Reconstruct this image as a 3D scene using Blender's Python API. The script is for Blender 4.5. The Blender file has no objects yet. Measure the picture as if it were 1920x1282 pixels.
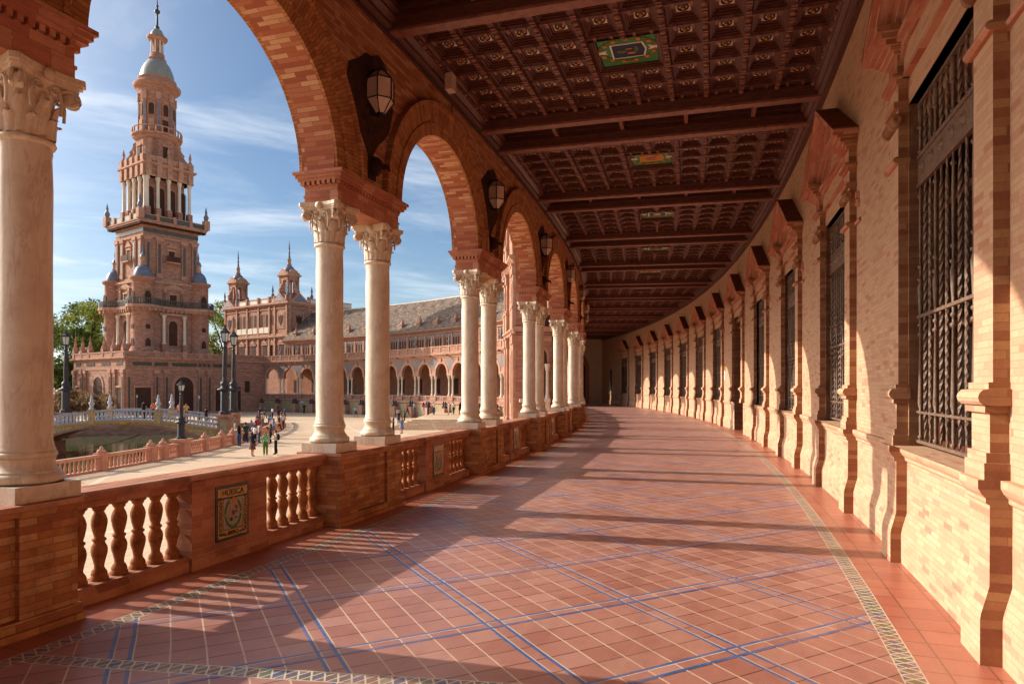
SKYSTR = .066
SKYCLOUD = (8.2, 8.8, 9.4)
SUN_GLOW = 68.0
import bpy, math, random
from math import sin, cos, pi, radians, sqrt, atan2, hypot, floor
R_ = random.Random(7)
sc = bpy.context.scene
C = sc.collection

# ------------------------------------------------------------------ camera
cd = bpy.data.cameras.new("camera"); cam = bpy.data.objects.new("camera", cd); C.objects.link(cam)
cd.sensor_width = 36.0; cd.lens = 36 * 1282.4 / 1920; cd.shift_y = (725.9 - 641) / 1920
cd.clip_start = 0.05; cd.clip_end = 6000
cam.location = (0, 0, 1.65); cam.rotation_euler = (radians(90), 0, 0)
sc.camera = cam

# ------------------------------------------------------------------ light
SUN_AZ = atan2(.964, .266)        # from +Y towards -X
SUN_EL = radians(25.5)
sd = bpy.data.lights.new("sun", 'SUN'); sun = bpy.data.objects.new("sun", sd); C.objects.link(sun)
sd.energy = 3.0; sd.angle = radians(0.6); sd.color = (1.0, .90, .77)
sun.rotation_euler = (radians(90) - SUN_EL, 0, SUN_AZ + pi)
sun.location = (-60, 20, 40)
world = bpy.data.worlds.new("World"); sc.world = world; world.use_nodes = True

sc.view_settings.view_transform = 'Standard'; sc.view_settings.look = 'None'
sc.view_settings.exposure = 0.90; sc.view_settings.gamma = 1.0
sc.cycles.max_bounces = 12; sc.cycles.diffuse_bounces = 9; sc.cycles.glossy_bounces = 3
sc.cycles.transmission_bounces = 3; sc.cycles.transparent_max_bounces = 6
sc.cycles.use_denoising = True
try: sc.cycles.denoiser = 'OPENIMAGEDENOISE'
except Exception: pass
sc.cycles.sample_clamp_indirect = 6.0
sc.cycles.caustics_reflective = False; sc.cycles.caustics_refractive = False

# ------------------------------------------------------------------ node helpers
def lin(h):
    h = h.lstrip('#'); o = []
    for i in (0, 2, 4):
        c = int(h[i:i+2], 16) / 255
        o.append(c / 12.92 if c <= .04045 else ((c + .055) / 1.055) ** 2.4)
    return tuple(o)
class X:
    """a value inside a node tree, with arithmetic"""
    def __init__(s, nt, sock): s.nt = nt; s.k = sock
    def m(s, op, *a):
        n = s.nt.nodes.new('ShaderNodeMath'); n.operation = op
        s.nt.links.new(s.k, n.inputs[0])
        for i, b in enumerate(a):
            if isinstance(b, X): s.nt.links.new(b.k, n.inputs[i+1])
            else: n.inputs[i+1].default_value = b
        return X(s.nt, n.outputs[0])
    def __add__(s, o): return s.m('ADD', o)
    def __sub__(s, o): return s.m('SUBTRACT', o)
    def __mul__(s, o): return s.m('MULTIPLY', o)
    def __truediv__(s, o): return s.m('DIVIDE', o)
    def fl(s): return s.m('FLOOR')
    def ab(s): return s.m('ABSOLUTE')
    def lt(s, o): return s.m('LESS_THAN', o)
    def gt(s, o): return s.m('GREATER_THAN', o)
    def mx(s, o): return s.m('MAXIMUM', o)
    def mn(s, o): return s.m('MINIMUM', o)
    def mod(s, o): return s.m('FLOORED_MODULO', o)
    def inv(s): return (s * -1) + 1
class NT:
    def __init__(s, name=None, tree=None):
        if tree is None:
            s.mat = bpy.data.materials.new(name); s.mat.use_nodes = True; tree = s.mat.node_tree
            s.b = tree.nodes['Principled BSDF']
        s.t = tree
    def n(s, ty, **kw):
        x = s.t.nodes.new(ty)
        for k, v in kw.items(): setattr(x, k, v)
        return x
    def l(s, a, b): s.t.links.new(a.k if isinstance(a, X) else a, b)
    def coord(s, which='UV'):
        return s.n('ShaderNodeTexCoord').outputs[which]
    def xyz(s, vec):
        q = s.n('ShaderNodeSeparateXYZ'); s.l(vec, q.inputs[0]); return [X(s.t, o) for o in q.outputs]
    def comb(s, x, y, z=0):
        q = s.n('ShaderNodeCombineXYZ')
        for i, v in enumerate((x, y, z)):
            if isinstance(v, X): s.l(v, q.inputs[i])
            else: q.inputs[i].default_value = v
        return q.outputs[0]
    def map(s, vec, scale=(1,1,1), loc=(0,0,0), rot=(0,0,0)):
        q = s.n('ShaderNodeMapping'); s.l(vec, q.inputs[0])
        q.inputs['Scale'].default_value = scale; q.inputs['Location'].default_value = loc; q.inputs['Rotation'].default_value = rot
        return q.outputs[0]
    def noise(s, vec, scale, detail=3, rough=.5, dist=0):
        q = s.n('ShaderNodeTexNoise'); s.l(vec, q.inputs['Vector'])
        q.inputs['Scale'].default_value = scale; q.inputs['Detail'].default_value = detail
        q.inputs['Roughness'].default_value = rough; q.inputs['Distortion'].default_value = dist
        return X(s.t, q.outputs[0])
    def white(s, vec):
        q = s.n('ShaderNodeTexWhiteNoise', noise_dimensions='3D'); s.l(vec, q.inputs['Vector']); return X(s.t, q.outputs['Value'])
    def ramp(s, fac, stops, mode='LINEAR'):
        q = s.n('ShaderNodeValToRGB'); s.l(fac, q.inputs[0]); e = q.color_ramp.elements; q.color_ramp.interpolation = mode
        while len(e) < len(stops): e.new(.5)
        for i, (p, c) in enumerate(stops):
            e[i].position = p; e[i].color = (c if isinstance(c, tuple) else (c, c, c)) + (1,)
        return q.outputs[0]
    def mix(s, fac, a, b, mode='MIX'):
        q = s.n('ShaderNodeMix', data_type='RGBA', blend_type=mode)
        if isinstance(fac, X): s.l(fac, q.inputs[0])
        elif isinstance(fac, (int, float)): q.inputs[0].default_value = fac
        else: s.l(fac, q.inputs[0])
        for i, v in ((6, a), (7, b)):
            if isinstance(v, tuple): q.inputs[i].default_value = v + (1,)
            else: s.l(v, q.inputs[i])
        return q.outputs[2]
    def bump(s, h, strength=.5, dist=.01):
        q = s.n('ShaderNodeBump'); q.inputs['Strength'].default_value = strength; q.inputs['Distance'].default_value = dist
        s.l(h, q.inputs['Height']); s.l(q.outputs[0], s.b.inputs['Normal'])
    def base(s, c, rough=.8, spec=.3, metal=0):
        if isinstance(c, tuple): s.b.inputs['Base Color'].default_value = c + (1,)
        else: s.l(c, s.b.inputs['Base Color'])
        if isinstance(rough, (int, float)): s.b.inputs['Roughness'].default_value = rough
        else: s.l(rough, s.b.inputs['Roughness'])
        s.b.inputs['Specular IOR Level'].default_value = spec; s.b.inputs['Metallic'].default_value = metal
        return s.mat

def brick_mat(name, cols, mortar, bw=.25, bh=.055, ms=.006, rough=.85, bump=.6, dirt=None, dirt_amt=.5, dist=.006, soft=.25):
    """cols: list of (weight position, colour) chosen per brick"""
    t = NT(name); uv = t.coord('UV'); u, v, _ = t.xyz(uv)
    nz = t.noise(uv, 9, 2) - .5
    row = (v / bh).fl()
    off = row.mod(2) * .5 + t.white(t.comb(row, 7.3)) * .18
    ub = u / bw + off
    col = ub.fl(); fu = ub - col; fv = v / bh - row
    fu2 = fu + nz * .03; fv2 = fv + nz * .08
    mu = (fu2.lt(ms / bw * .5)).mx(fu2.gt(1 - ms / bw * .5)); mv = (fv2.lt(ms / bh * .5)).mx(fv2.gt(1 - ms / bh * .5))
    mor = mu.mx(mv)
    rnd = t.white(t.comb(col, row, 1.5))
    c = t.ramp(rnd, cols, 'CONSTANT')
    g = t.noise(uv, 40, 4, .65); big = t.noise(uv, 1.1, 4, .6)
    c = t.mix(t.ramp(g, [(.3, .0), (.75, 1.)]), t.mix(.22, c, (.02, .012, .008)), c)
    c = t.mix(t.ramp(big, [(.35, 0.), (.7, .35)]), c, t.mix(.5, c, cols[0][1]))
    if dirt:
        d2 = t.noise(uv, 2.6, 6, .68)
        c = t.mix(t.ramp(d2, [(.46, 0.), (.72, dirt_amt)]), c, dirt)
    c = t.mix(mor * (1 - soft), c, mortar)
    t.bump((g * .35 + mor.inv()) , bump, dist)
    return t.base(c, rough, .25)

def plain_mat(name, col, rough=.7, spec=.3, metal=0, var=.18, scale=6, bump=.15, dark=None, coord='Object', bdist=.01):
    t = NT(name); v = t.coord(coord); n = t.noise(v, scale, 5, .62); n2 = t.noise(v, scale * 7, 3, .6)
    d = dark or tuple(x * (1 - var * 2) for x in col)
    c = t.mix(t.ramp(n, [(.3, 0.), (.72, 1.)]), d, col)
    c = t.mix(t.ramp(n2, [(.4, 0.), (.8, .35)]), c, tuple(min(1, x * 1.15) for x in col))
    if bump: t.bump(n2 * .6 + n * .6, bump, bdist)
    return t.base(c, rough, spec, metal)

# ------------------------------------------------------------------ mesh builder
class MB:
    def __init__(s): s.V = []; s.F = []; s.M = []; s.U = []; s.S = []
    def face(s, pts, m=0, uv=None, sm=False):
        i = len(s.V); s.V += [tuple(p) for p in pts]; s.F.append(tuple(range(i, i + len(pts)))); s.M.append(m); s.U.append(uv); s.S.append(sm)
    def grid(s, rows, m=0, closed=False, sm=True, uv=None):
        """rows: list of equal-length rings of points, shared vertices"""
        n = len(rows[0]); i0 = len(s.V)
        for r in rows: s.V += [tuple(p) for p in r]
        for a in range(len(rows) - 1):
            for b in range(n if closed else n - 1):
                c = (b + 1) % n
                s.F.append((i0 + a*n + b, i0 + a*n + c, i0 + (a+1)*n + c, i0 + (a+1)*n + b)); s.M.append(m); s.S.append(sm)
                s.U.append([uv(a, b), uv(a, b+1), uv(a+1, b+1), uv(a+1, b)] if uv else None)
    def box(s, x0, x1, y0, y1, z0, z1, m=0, seg=1, skip='', me=None):
        """me: material of the two x-end faces"""
        me = m if me is None else me
        xs = [x0 + (x1 - x0) * i / seg for i in range(seg + 1)]
        for a, b in zip(xs, xs[1:]):
            if 'f' not in skip: s.face([(a,y0,z0),(b,y0,z0),(b,y0,z1),(a,y0,z1)], m)
            if 'b' not in skip: s.face([(b,y1,z0),(a,y1,z0),(a,y1,z1),(b,y1,z1)], m)
            if 't' not in skip: s.face([(a,y0,z1),(b,y0,z1),(b,y1,z1),(a,y1,z1)], m)
            if 'd' not in skip: s.face([(a,y1,z0),(b,y1,z0),(b,y0,z0),(a,y0,z0)], m)
        s.face([(x0,y1,z0),(x0,y0,z0),(x0,y0,z1),(x0,y1,z1)], me)
        s.face([(x1,y0,z0),(x1,y1,z0),(x1,y1,z1),(x1,y0,z1)], me)
    def sweepx(s, prof, x0, x1, m=0, seg=1, caps=True, mc=None, sm=False):
        """prof: list of (y,z); swept along x"""
        xs = [x0 + (x1 - x0) * i / seg for i in range(seg + 1)]; L = [0]
        for p, q in zip(prof, prof[1:]): L.append(L[-1] + hypot(q[0]-p[0], q[1]-p[1]))
        for a, b in zip(xs, xs[1:]):
            for i, (p, q) in enumerate(zip(prof, prof[1:])):
                uv = [(a, p[1]), (b, p[1]), (b, q[1]), (a, q[1])] if abs(q[1]-p[1]) > abs(q[0]-p[0]) * .5 else [(a, p[0]), (b, p[0]), (b, q[0]), (a, q[0])]
                s.face([(a,)+p, (b,)+p, (b,)+q, (a,)+q], m, uv, sm)
        if caps:
            for x in (x0, x1): s.face([(x,)+p for p in prof], m if mc is None else mc, [(p[0], p[1]) for p in prof])
    def prism(s, poly, y0, y1, m=0, back=False):
        """poly in (x,z), extruded from y0 (front) to y1"""
        s.face([(x, y0, z) for x, z in poly], m)
        if back: s.face([(x, y1, z) for x, z in reversed(poly)], m)
        n = len(poly)
        for i in range(n):
            a, b = poly[i], poly[(i+1) % n]
            s.face([(a[0],y0,a[1]), (b[0],y0,b[1]), (b[0],y1,b[1]), (a[0],y1,a[1])], m)
    def prismz(s, poly, z0, z1, m=0):
        s.face([(x, y, z1) for x, y in poly], m); s.face([(x, y, z0) for x, y in reversed(poly)], m)
        n = len(poly)
        for i in range(n):
            a, b = poly[i], poly[(i+1) % n]
            L = hypot(b[0]-a[0], b[1]-a[1])
            s.face([a+(z0,), b+(z0,), b+(z1,), a+(z1,)], m, [(0,z0),(L,z0),(L,z1),(0,z1)])
    def lathe(s, prof, n=16, cx=0, cy=0, m=0, sm=True, a0=0, cap=True, sq=None):
        rows = []
        for r, z in prof:
            rows.append([(cx + r*cos(a0 + 2*pi*i/n), cy + r*sin(a0 + 2*pi*i/n), z) for i in range(n)])
        s.grid(rows, m, True, sm, uv=lambda a, b: (2*pi*b/n*max(prof[min(a, len(prof)-1)][0], .05), prof[min(a, len(prof)-1)][1]))
        if cap:
            s.face(rows[-1], m); s.face(list(reversed(rows[0])), m)
    def tube(s, pts, rad, n=6, m=0, sm=True, cap=True):
        rows = []
        for i, p in enumerate(pts):
            a = pts[max(0, i-1)]; b = pts[min(len(pts)-1, i+1)]
            d = [b[k]-a[k] for k in range(3)]; L = sqrt(sum(x*x for x in d)) or 1; d = [x/L for x in d]
            up = (0,0,1) if abs(d[2]) < .9 else (0,1,0)
            u = (d[1]*up[2]-d[2]*up[1], d[2]*up[0]-d[0]*up[2], d[0]*up[1]-d[1]*up[0]); L = sqrt(sum(x*x for x in u)); u = [x/L for x in u]
            w = (d[1]*u[2]-d[2]*u[1], d[2]*u[0]-d[0]*u[2], d[0]*u[1]-d[1]*u[0])
            r = rad(i) if callable(rad) else (rad[i] if isinstance(rad, (list, tuple)) else rad)
            rows.append([tuple(p[k] + r*(u[k]*cos(2*pi*j/n) + w[k]*sin(2*pi*j/n)) for k in range(3)) for j in range(n)])
        s.grid(rows, m, True, sm)
        if cap: s.face(rows[0], m); s.face(rows[-1], m)
    def add(s, o, f=lambda p: p, moff=0):
        i = len(s.V); s.V += [f(p) for p in o.V]; s.F += [tuple(a + i for a in q) for q in o.F]; s.M += [a + moff for a in o.M]; s.U += o.U; s.S += o.S
    def build(s, name, mats, parent=None, R=None, loc=(0,0,0), rz=0, xf=None):
        V = s.V
        if xf: V = [xf(p) for p in V]
        W = V
        if R is not None: W = [(-(R + y) * sin(x / R), (R + y) * cos(x / R) - R, z) for x, y, z in V]
        me = bpy.data.meshes.new(name)
        F = [tuple(reversed(f)) for f in s.F] if R is not None else s.F
        me.from_pydata(W, [], F)
        if not isinstance(mats, (list, tuple)): mats = [mats]
        for m in mats: me.materials.append(m)
        me.polygons.foreach_set('material_index', s.M)
        me.polygons.foreach_set('use_smooth', s.S)
        ul = me.uv_layers.new(name='UVMap'); co = []
        for f, uv in zip(s.F, s.U):
            if uv is None:
                p = [V[i] for i in f]; nx = ny = nz = 0
                for i in range(len(p)):
                    a, b = p[i], p[(i+1) % len(p)]
                    nx += (a[1]-b[1])*(a[2]+b[2]); ny += (a[2]-b[2])*(a[0]+b[0]); nz += (a[0]-b[0])*(a[1]+b[1])
                ax, ay, az = abs(nx), abs(ny), abs(nz)
                if az > max(ax, ay) * 1.2: uv = [(q[0], q[1]) for q in p]
                elif ay >= ax: uv = [(q[0], q[2]) for q in p]
                else: uv = [(q[1], q[2]) for q in p]
            if R is not None: uv = list(reversed(uv))
            for q in uv: co += [q[0], q[1]]
        ul.data.foreach_set('uv', co)
        me.update()
        o = bpy.data.objects.new(name, me); C.objects.link(o)
        o.location = loc; o.rotation_euler = (0, 0, rz)
        if parent: o.parent = parent
        return o

def tag(o, label=None, cat=None, group=None, kind=None):
    if label: o['label'] = label
    if cat: o['category'] = cat
    if group: o['group'] = group
    if kind: o['kind'] = kind
    return o
def empty(name, loc=(0,0,0), rz=0):
    o = bpy.data.objects.new(name, None); C.objects.link(o); o.location = loc; o.rotation_euler = (0, 0, rz); o.empty_display_size = .3
    return o
def copy_tree(o, parent=None, loc=None, rz=None):
    c = o.copy(); C.objects.link(c); c.parent = parent
    if loc is not None: c.location = loc
    if rz is not None: c.rotation_euler = (o.rotation_euler[0], o.rotation_euler[1], rz)
    for ch in list(o.children): copy_tree(ch, c)
    return c

# near arcade arc
CX, CY, RP, RW, DA, T0, P0 = -133.2258, 50.3393, 137.817, 143.664, .035905, -.327936, -.311649
BP = RP * DA; BW = RW * DA
def at(R, t): return (CX + R * cos(t), CY + R * sin(t), 0)
def rz(t): return t - pi / 2
# ------------------------------------------------------------------ materials
M = {}
def ld(h, k=.95):
    c = lin(h); g = .3*c[0] + .59*c[1] + .11*c[2]; return tuple(g + (x - g) * k for x in c)
red = [(0.0, ld('#c08058')), (.22, ld('#b57049')), (.45, ld('#c78d62')), (.65, ld('#a9653f')), (.85, ld('#cf9c72'))]
M['brick'] = brick_mat('arcade_brick', red, ld('#7d573f'), .27, .052, .008, dirt=lin('#5a3826'), dirt_amt=.3)
M['soffitbrick'] = brick_mat('arch_soffit_brick', [(0, ld('#c07a58')), (.3, ld('#b56a4a')), (.5, ld('#cf9a74')), (.7, ld('#a95f45')), (.88, ld('#d9ae85'))], ld('#8e5f48'), .27, .055, .007)  # brick of the arch soffit, its own tones and mortar
M['ringbrick'] = brick_mat('arch_ring_brick', [(0, lin('#c28555')), (.3, lin('#b77a4e')), (.5, lin('#cd9262')), (.8, lin('#a96d45'))], lin('#6a4028'), .34, .05, .008, dirt=lin('#4a2d1c'), dirt_amt=.5)
M['pierbrick'] = brick_mat('pier_brick', [(0, lin('#c48a58')), (.25, lin('#b67648')), (.5, lin('#cd9a68')), (.7, lin('#a86745')), (.88, lin('#c6825a'))], lin('#7d5a40'), .26, .052, .007, dirt=lin('#4a2e20'), dirt_amt=.7)
M['railbrick'] = brick_mat('rail_brick', [(0, ld('#c47f5a', .9)), (.3, ld('#b67150', .9)), (.6, ld('#cd8c66', .9)), (.85, ld('#a9664a', .9))], ld('#c08a68'), .3, .062, .005, dirt=lin('#4a2a1c'), dirt_amt=.55)
M['redmould'] = brick_mat('red_moulding_brick', [(0, ld('#cc8a6a')), (.3, ld('#c07a5b')), (.6, ld('#d39878')), (.85, ld('#b66e54'))], ld('#8a5844'), .26, .2, .005, dirt=lin('#54362b'), dirt_amt=.3)
M['cream'] = brick_mat('cream_wall_brick', [(0, ld('#e0b490')), (.42, ld('#dbaa86')), (.66, ld('#e4ba96')), (.84, ld('#d6a082')), (.95, ld('#cc8c70'))], ld('#c39878'), .21, .044, .0065, dirt=ld('#c99170'), dirt_amt=.4, soft=.25, bump=.8)
M['returnbrick'] = brick_mat('pilaster_return_brick', [(0, lin('#b0805c')), (.3, lin('#a06c4c')), (.55, lin('#bd9268')), (.8, lin('#966046'))], lin('#8a6850'), .4, .055, .005, dirt=lin('#5a3626'), dirt_amt=.35)  # brown brick of the side faces; part of their shade is in the colour
M['pinkmould'] = brick_mat('pink_moulding', [(0, ld('#d18f70')), (.35, ld('#c67f60')), (.6, ld('#dba283')), (.85, ld('#bd6f55'))], ld('#b98a6d'), .3, .09, .004, dirt=ld('#a9664d'), dirt_amt=.3, bump=.3)
def marble(name, a, b, vein):
    t = NT(name); v = t.coord('Object'); n = t.noise(t.map(v, (1.2, 1.2, .35)), 3.2, 6, .6, 1.2)
    c = t.mix(t.ramp(n, [(.35, 0.), (.65, 1.)]), a, b)
    w = t.noise(t.map(v, (2.2, 2.2, .3)), 2.3, 7, .65, 2.2); c = t.mix(t.ramp(w, [(.48, 0.), (.515, .42), (.55, 0.)]), c, vein)
    g = t.noise(v, 60, 3); d = t.noise(v, 5, 5, .7)
    c = t.mix(t.ramp(d, [(.46, 0.), (.75, .45)]), c, lin('#a98a6c'))
    t.bump(g * .3 + d, .12, .004)
    return t.base(c, .52, .3)
M['marble'] = marble('column_marble', lin('#d3c2ad'), lin('#e4d8c6'), lin('#a88f76'))
M['carved'] = marble('carved_limestone', lin('#d5c2a8'), lin('#e6dac6'), lin('#b09a80'))
M['terracotta'] = plain_mat('terracotta_baluster', lin('#b87a50'), .9, .1, 0, .22, 13, .9, dark=lin('#6a3d24'))
def wood():
    t = NT('dark_ceiling_wood'); v = t.coord('UV'); n = t.noise(t.map(v, (3, 22, 1)), 2, 5, .6)
    c = t.mix(t.ramp(n, [(.3, 0.), (.75, 1.)]), lin('#47271e'), lin('#744639'))
    t.bump(n, .3, .004); return t.base(c, .42, .4)
M['wood'] = wood()
M['woodlight'] = plain_mat('reddish_rib_wood', lin('#9c6654'), .45, .4, 0, .3, 9, .2)
M['wooddark'] = plain_mat('dark_recess_wood', lin('#351f1b'), .5, .3, 0, .3, 9, .2)
M['white_paint'] = plain_mat('white_coffer_panel', lin('#f0dccb'), .6, .3, 0, .1, 9, 0)
M['gold'] = plain_mat('gilt', lin('#c8862f'), .35, .6, .5, .2, 20, .2)
M['iron'] = plain_mat('brown_wrought_iron', lin('#8f725e'), .5, .5, .0, .3, 30, .3)
M['irond'] = plain_mat('dark_iron', lin('#262a30'), .5, .5, .4, .2, 20, .2)
M['void'] = plain_mat('dark_room_glass', lin('#2b221e'), .15, .5, 0, .1, 3, 0)
M['soot'] = plain_mat('soot_stained_relief', lin('#573a2d'), .95, .1, 0, .35, 7, 1.0, dark=lin('#2a1b16'), bdist=.03)
M['lampglass'] = plain_mat('frosted_lantern_glass', lin('#dfc1ab'), .3, .5, 0, .12, 6, .1)
M['doorwood'] = plain_mat('brown_door_wood', lin('#6b3a22'), .55, .3, 0, .25, 5, .3)
M['white'] = plain_mat('white_ceramic', lin('#e9e4dc'), .35, .5, 0, .08, 9, .05)
M['blue'] = plain_mat('blue_ceramic', lin('#33518c'), .3, .5, 0, .2, 9, .05)
M['green'] = plain_mat('green_enamel', lin('#3f8f55'), .5, .3, 0, .2, 9, .05)
M['leaf'] = plain_mat('painted_leaf_green', lin('#5d7a2a'), .5, .3, 0, .3, 25, .05)
M['orange'] = plain_mat('painted_orange', lin('#d08430'), .5, .3, 0, .2, 25, .05)
M['navy'] = plain_mat('painted_navy', lin('#20284f'), .5, .3, 0, .2, 9, .05)
M['tileyellow'] = plain_mat('yellow_glazed_tile', lin('#c9973a'), .25, .5, 0, .18, 14, .08)
M['tileblue'] = plain_mat('dark_glazed_tile', lin('#2c2c38'), .25, .5, 0, .2, 14, .08)
M['tilegrey'] = plain_mat('grey_glazed_tile', lin('#a9a095'), .25, .5, 0, .2, 30, .08)
M['crimson'] = plain_mat('crimson_glaze', lin('#7d2026'), .3, .5, 0, .2, 14, .05)
M['black'] = plain_mat('black_glaze', lin('#1a1614'), .35, .5, 0, .1, 14, 0)

def floor_mat():
    t = NT('gallery_floor_tiles'); uv = t.coord('UV'); s, r, _ = t.xyz(uv)
    P = 1.14; W = .13; ts = (P - W) / 5
    q = .70710678
    a = (r * .69466 + s * .71934 + (400 * P - A0)); b = (r * .71934 - s * .69466 + (400 * P - B0))
    def axis(x):
        k = (x / P).fl(); f = x - k * P                      # 0..P, strip is 0..W
        instrip = f.lt(W)
        g = (f - W).mx(0.); j = (g / ts).fl(); h = g - j * ts   # tile inside field
        grout = (h.lt(.0095)).mx(h.gt(ts - .0005)) * instrip.inv()
        e1 = f.lt(.024); e2 = (f.gt(W - .024)) * instrip
        blue = e1.mx(e2)
        wedge = ((f.gt(.024)) * (f.lt(.032))).mx((f.gt(W-.002)) * (f.lt(W + .007)))
        idx = k * 6 + (j + 1) * instrip.inv()
        return blue, grout, wedge, idx
    ba, ga, wa, ia = axis(a); bb, gb, wb, ib = axis(b)
    blue = ba.mx(bb); gr = ga.mx(gb).mx(wa).mx(wb); gdark = gb * (ga.mx(wa)).inv()  # sun on the joints put in as colour: one direction cream, other dark
    rnd = t.white(t.comb(ia, ib, 3.1))
    tile = t.ramp(rnd, [(0, lin('#a46d5f')), (.4, lin('#ab7567')), (.8, lin('#b17d6f')), (.97, lin('#b98a7c')), (1, lin('#9c6556'))])
    # plain border tiles
    def plain(x, y, w, h, sh=0.):
        i = (x / w).fl(); j = (y / h).fl(); fx = x / w - i; fy = y / h - j
        l = (fx.lt(.012 / w)).mx(fy.lt(.012 / h)); return l, t.white(t.comb(i, j, 9.2))
    pl, pr = plain(s, r, .245, .245)
    ptile = t.ramp(pr, [(0, lin('#a8604b')), (.5, lin('#b26c55')), (1, lin('#a05644'))])
    # mosaic bands
    def mosaic(p, f):
        c = .078; i = (p / c).fl(); u = (p / c - i - .5).ab() * 2; w = (f - .5).ab() * 2
        d = u + w * 1.0
        line = ((d - 1).ab()).lt(.15).mx(w.gt(.88))
        inner = d.lt(.9)
        rn = t.white(t.comb(i, inner, 2.2))
        colr = t.ramp(rn, [(0, lin('#5f6a45')), (.18, lin('#55565f')), (.45, lin('#7f5f4c')), (.7, lin('#8a8574')), (.88, lin('#4a5678'))], 'CONSTANT')
        return t.mix(line, colr, lin('#d8ccb4'))
    L0, L1, R0, R1 = .285, .415, 5.37, 5.50
    XP = 2 * BP; XC = 5.83
    sx = (s - r * .2 - XC + 400 * XP + .065).mod(XP)             # cross band 0..0.17
    inx = sx.lt(.13) * (r.gt(L1)) * (r.lt(R0))
    inL = (r.gt(L0)) * (r.lt(L1)); inR = (r.gt(R0)) * (r.lt(R1))
    border = (r.lt(L0)).mx(r.gt(R1))
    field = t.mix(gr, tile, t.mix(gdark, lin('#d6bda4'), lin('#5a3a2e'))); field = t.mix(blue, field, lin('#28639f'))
    n1 = t.noise(uv, 1.3, 5, .65); n2 = t.noise(uv, 26, 4, .7); n3 = t.noise(uv, 5, 5, .7)
    pc = t.mix(pl, ptile, lin('#7d4a36'))
    c = t.mix(border, field, pc)
    c = t.mix(inL, c, mosaic(s + 100, (r - L0) / (L1 - L0)))
    c = t.mix(inR, c, mosaic(s + 100, (r - R0) / (R1 - R0)))
    c = t.mix(inx, c, mosaic(r, sx / .13))
    c = t.mix(t.ramp(n3, [(.5, 0.), (.75, .35)]), c, lin('#8e4a3a'))
    c = t.mix(t.ramp(n1, [(.42, 0.), (.72, .45)]), c, lin('#c2937f'))
    c = t.mix(t.ramp(n2, [(.58, 0.), (.8, .35)]), c, lin('#d8b8a4'))
    n4 = t.noise(t.map(uv, (.35, 1.6, 1)), 1.6, 6, .7); c = t.mix(t.ramp(n4, [(.5, 0.), (.68, .3)]), c, lin('#7e4a3c'))
    n5 = t.noise(uv, 70, 2, .5); c = t.mix(t.ramp(n5, [(.68, 0.), (.72, .5)]), c, lin('#6a4034'))
    hgt = ((gr * border.inv()).mx(blue * border.inv() * .4).mx(pl * border)).inv()
    t.bump(hgt + n2 * .12 + n3 * .2, .5, .006)
    ro = n1 * .25 + n2 * .12 + .20 + gr * border.inv() * .2
    return t.base(c, ro, .5)
A0, B0 = .157 - .065 + .036, .415 - .065 - .035
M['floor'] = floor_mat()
# ------------------------------------------------------------------ the near arcade
K0, K1 = -4, 13                    # bays built
arc = empty('arcade_building')
tag(arc, 'brick arcade gallery with marble columns, barred windows and dark coffered ceiling, around the viewer', 'arcade')
def part(mb, name, mats, k, R=RP, par=None, ds=0., dt=None):
    t = (P0 if R == RP else T0) + k * DA if dt is None else dt
    return mb.build(name, mats, par or arc, R=R, loc=at(R, t), rz=rz(t))
def series(o, ks, R=RP, label=None):
    """copies of a bay part at other bays"""
    out = [o]
    for k in ks:
        t = (P0 if R == RP else T0) + k * DA
        c = copy_tree(o, arc, at(R, t), rz(t)); out.append(c)
    return out
BAYS = list(range(K0, K1)); 
def rest(first): return [k for k in BAYS if k != first]

# floor sheet (a raised terrace, real slab)
mb = MB(); n = (K1 - K0) * 4
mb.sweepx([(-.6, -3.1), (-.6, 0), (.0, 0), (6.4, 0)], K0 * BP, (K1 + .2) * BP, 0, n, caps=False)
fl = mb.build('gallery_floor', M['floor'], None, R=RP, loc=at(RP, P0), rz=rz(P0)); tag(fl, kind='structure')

# --- arch bay: wall above imposts with a semi-elliptical opening
SC, AA, AB, ZS = 3.33, 1.63, 1.46, 4.23
def ell(a, b, n=40, z0=ZS):
    return [(SC - a * cos(pi * i / n), z0 + b * sin(pi * i / n)) for i in range(n + 1)]
def ringband(mb, a0, b0, a1, b1, yf, yb, m, n=40):
    I, O = ell(a0, b0, n), ell(a1, b1, n); L = 0
    for i in range(n):
        l2 = L + hypot(O[i+1][0]-O[i][0], O[i+1][1]-O[i][1]); w = hypot(a1 - a0, 0)
        mb.face([(I[i][0],yf,I[i][1]), (I[i+1][0],yf,I[i+1][1]), (O[i+1][0],yf,O[i+1][1]), (O[i][0],yf,O[i][1])], m, [(0,L),(0,l2),(w,l2),(w,L)])
        mb.face([(O[i][0],yf,O[i][1]), (O[i+1][0],yf,O[i+1][1]), (O[i+1][0],yb,O[i+1][1]), (O[i][0],yb,O[i][1])], m, [(0,L),(0,l2),(abs(yb-yf),l2),(abs(yb-yf),L)])
        mb.face([(I[i][0],yf,I[i][1]), (I[i][0],yb,I[i][1]), (I[i+1][0],yb,I[i+1][1]), (I[i+1][0],yf,I[i+1][1])], m, [(0,L),(abs(yb-yf),L),(abs(yb-yf),l2),(0,l2)])
        L = l2
mb = MB(); N = 40; YF, YB, ZT = -.06, -.50, 6.75
E0 = ell(AA, AB, N); L = 0
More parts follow.
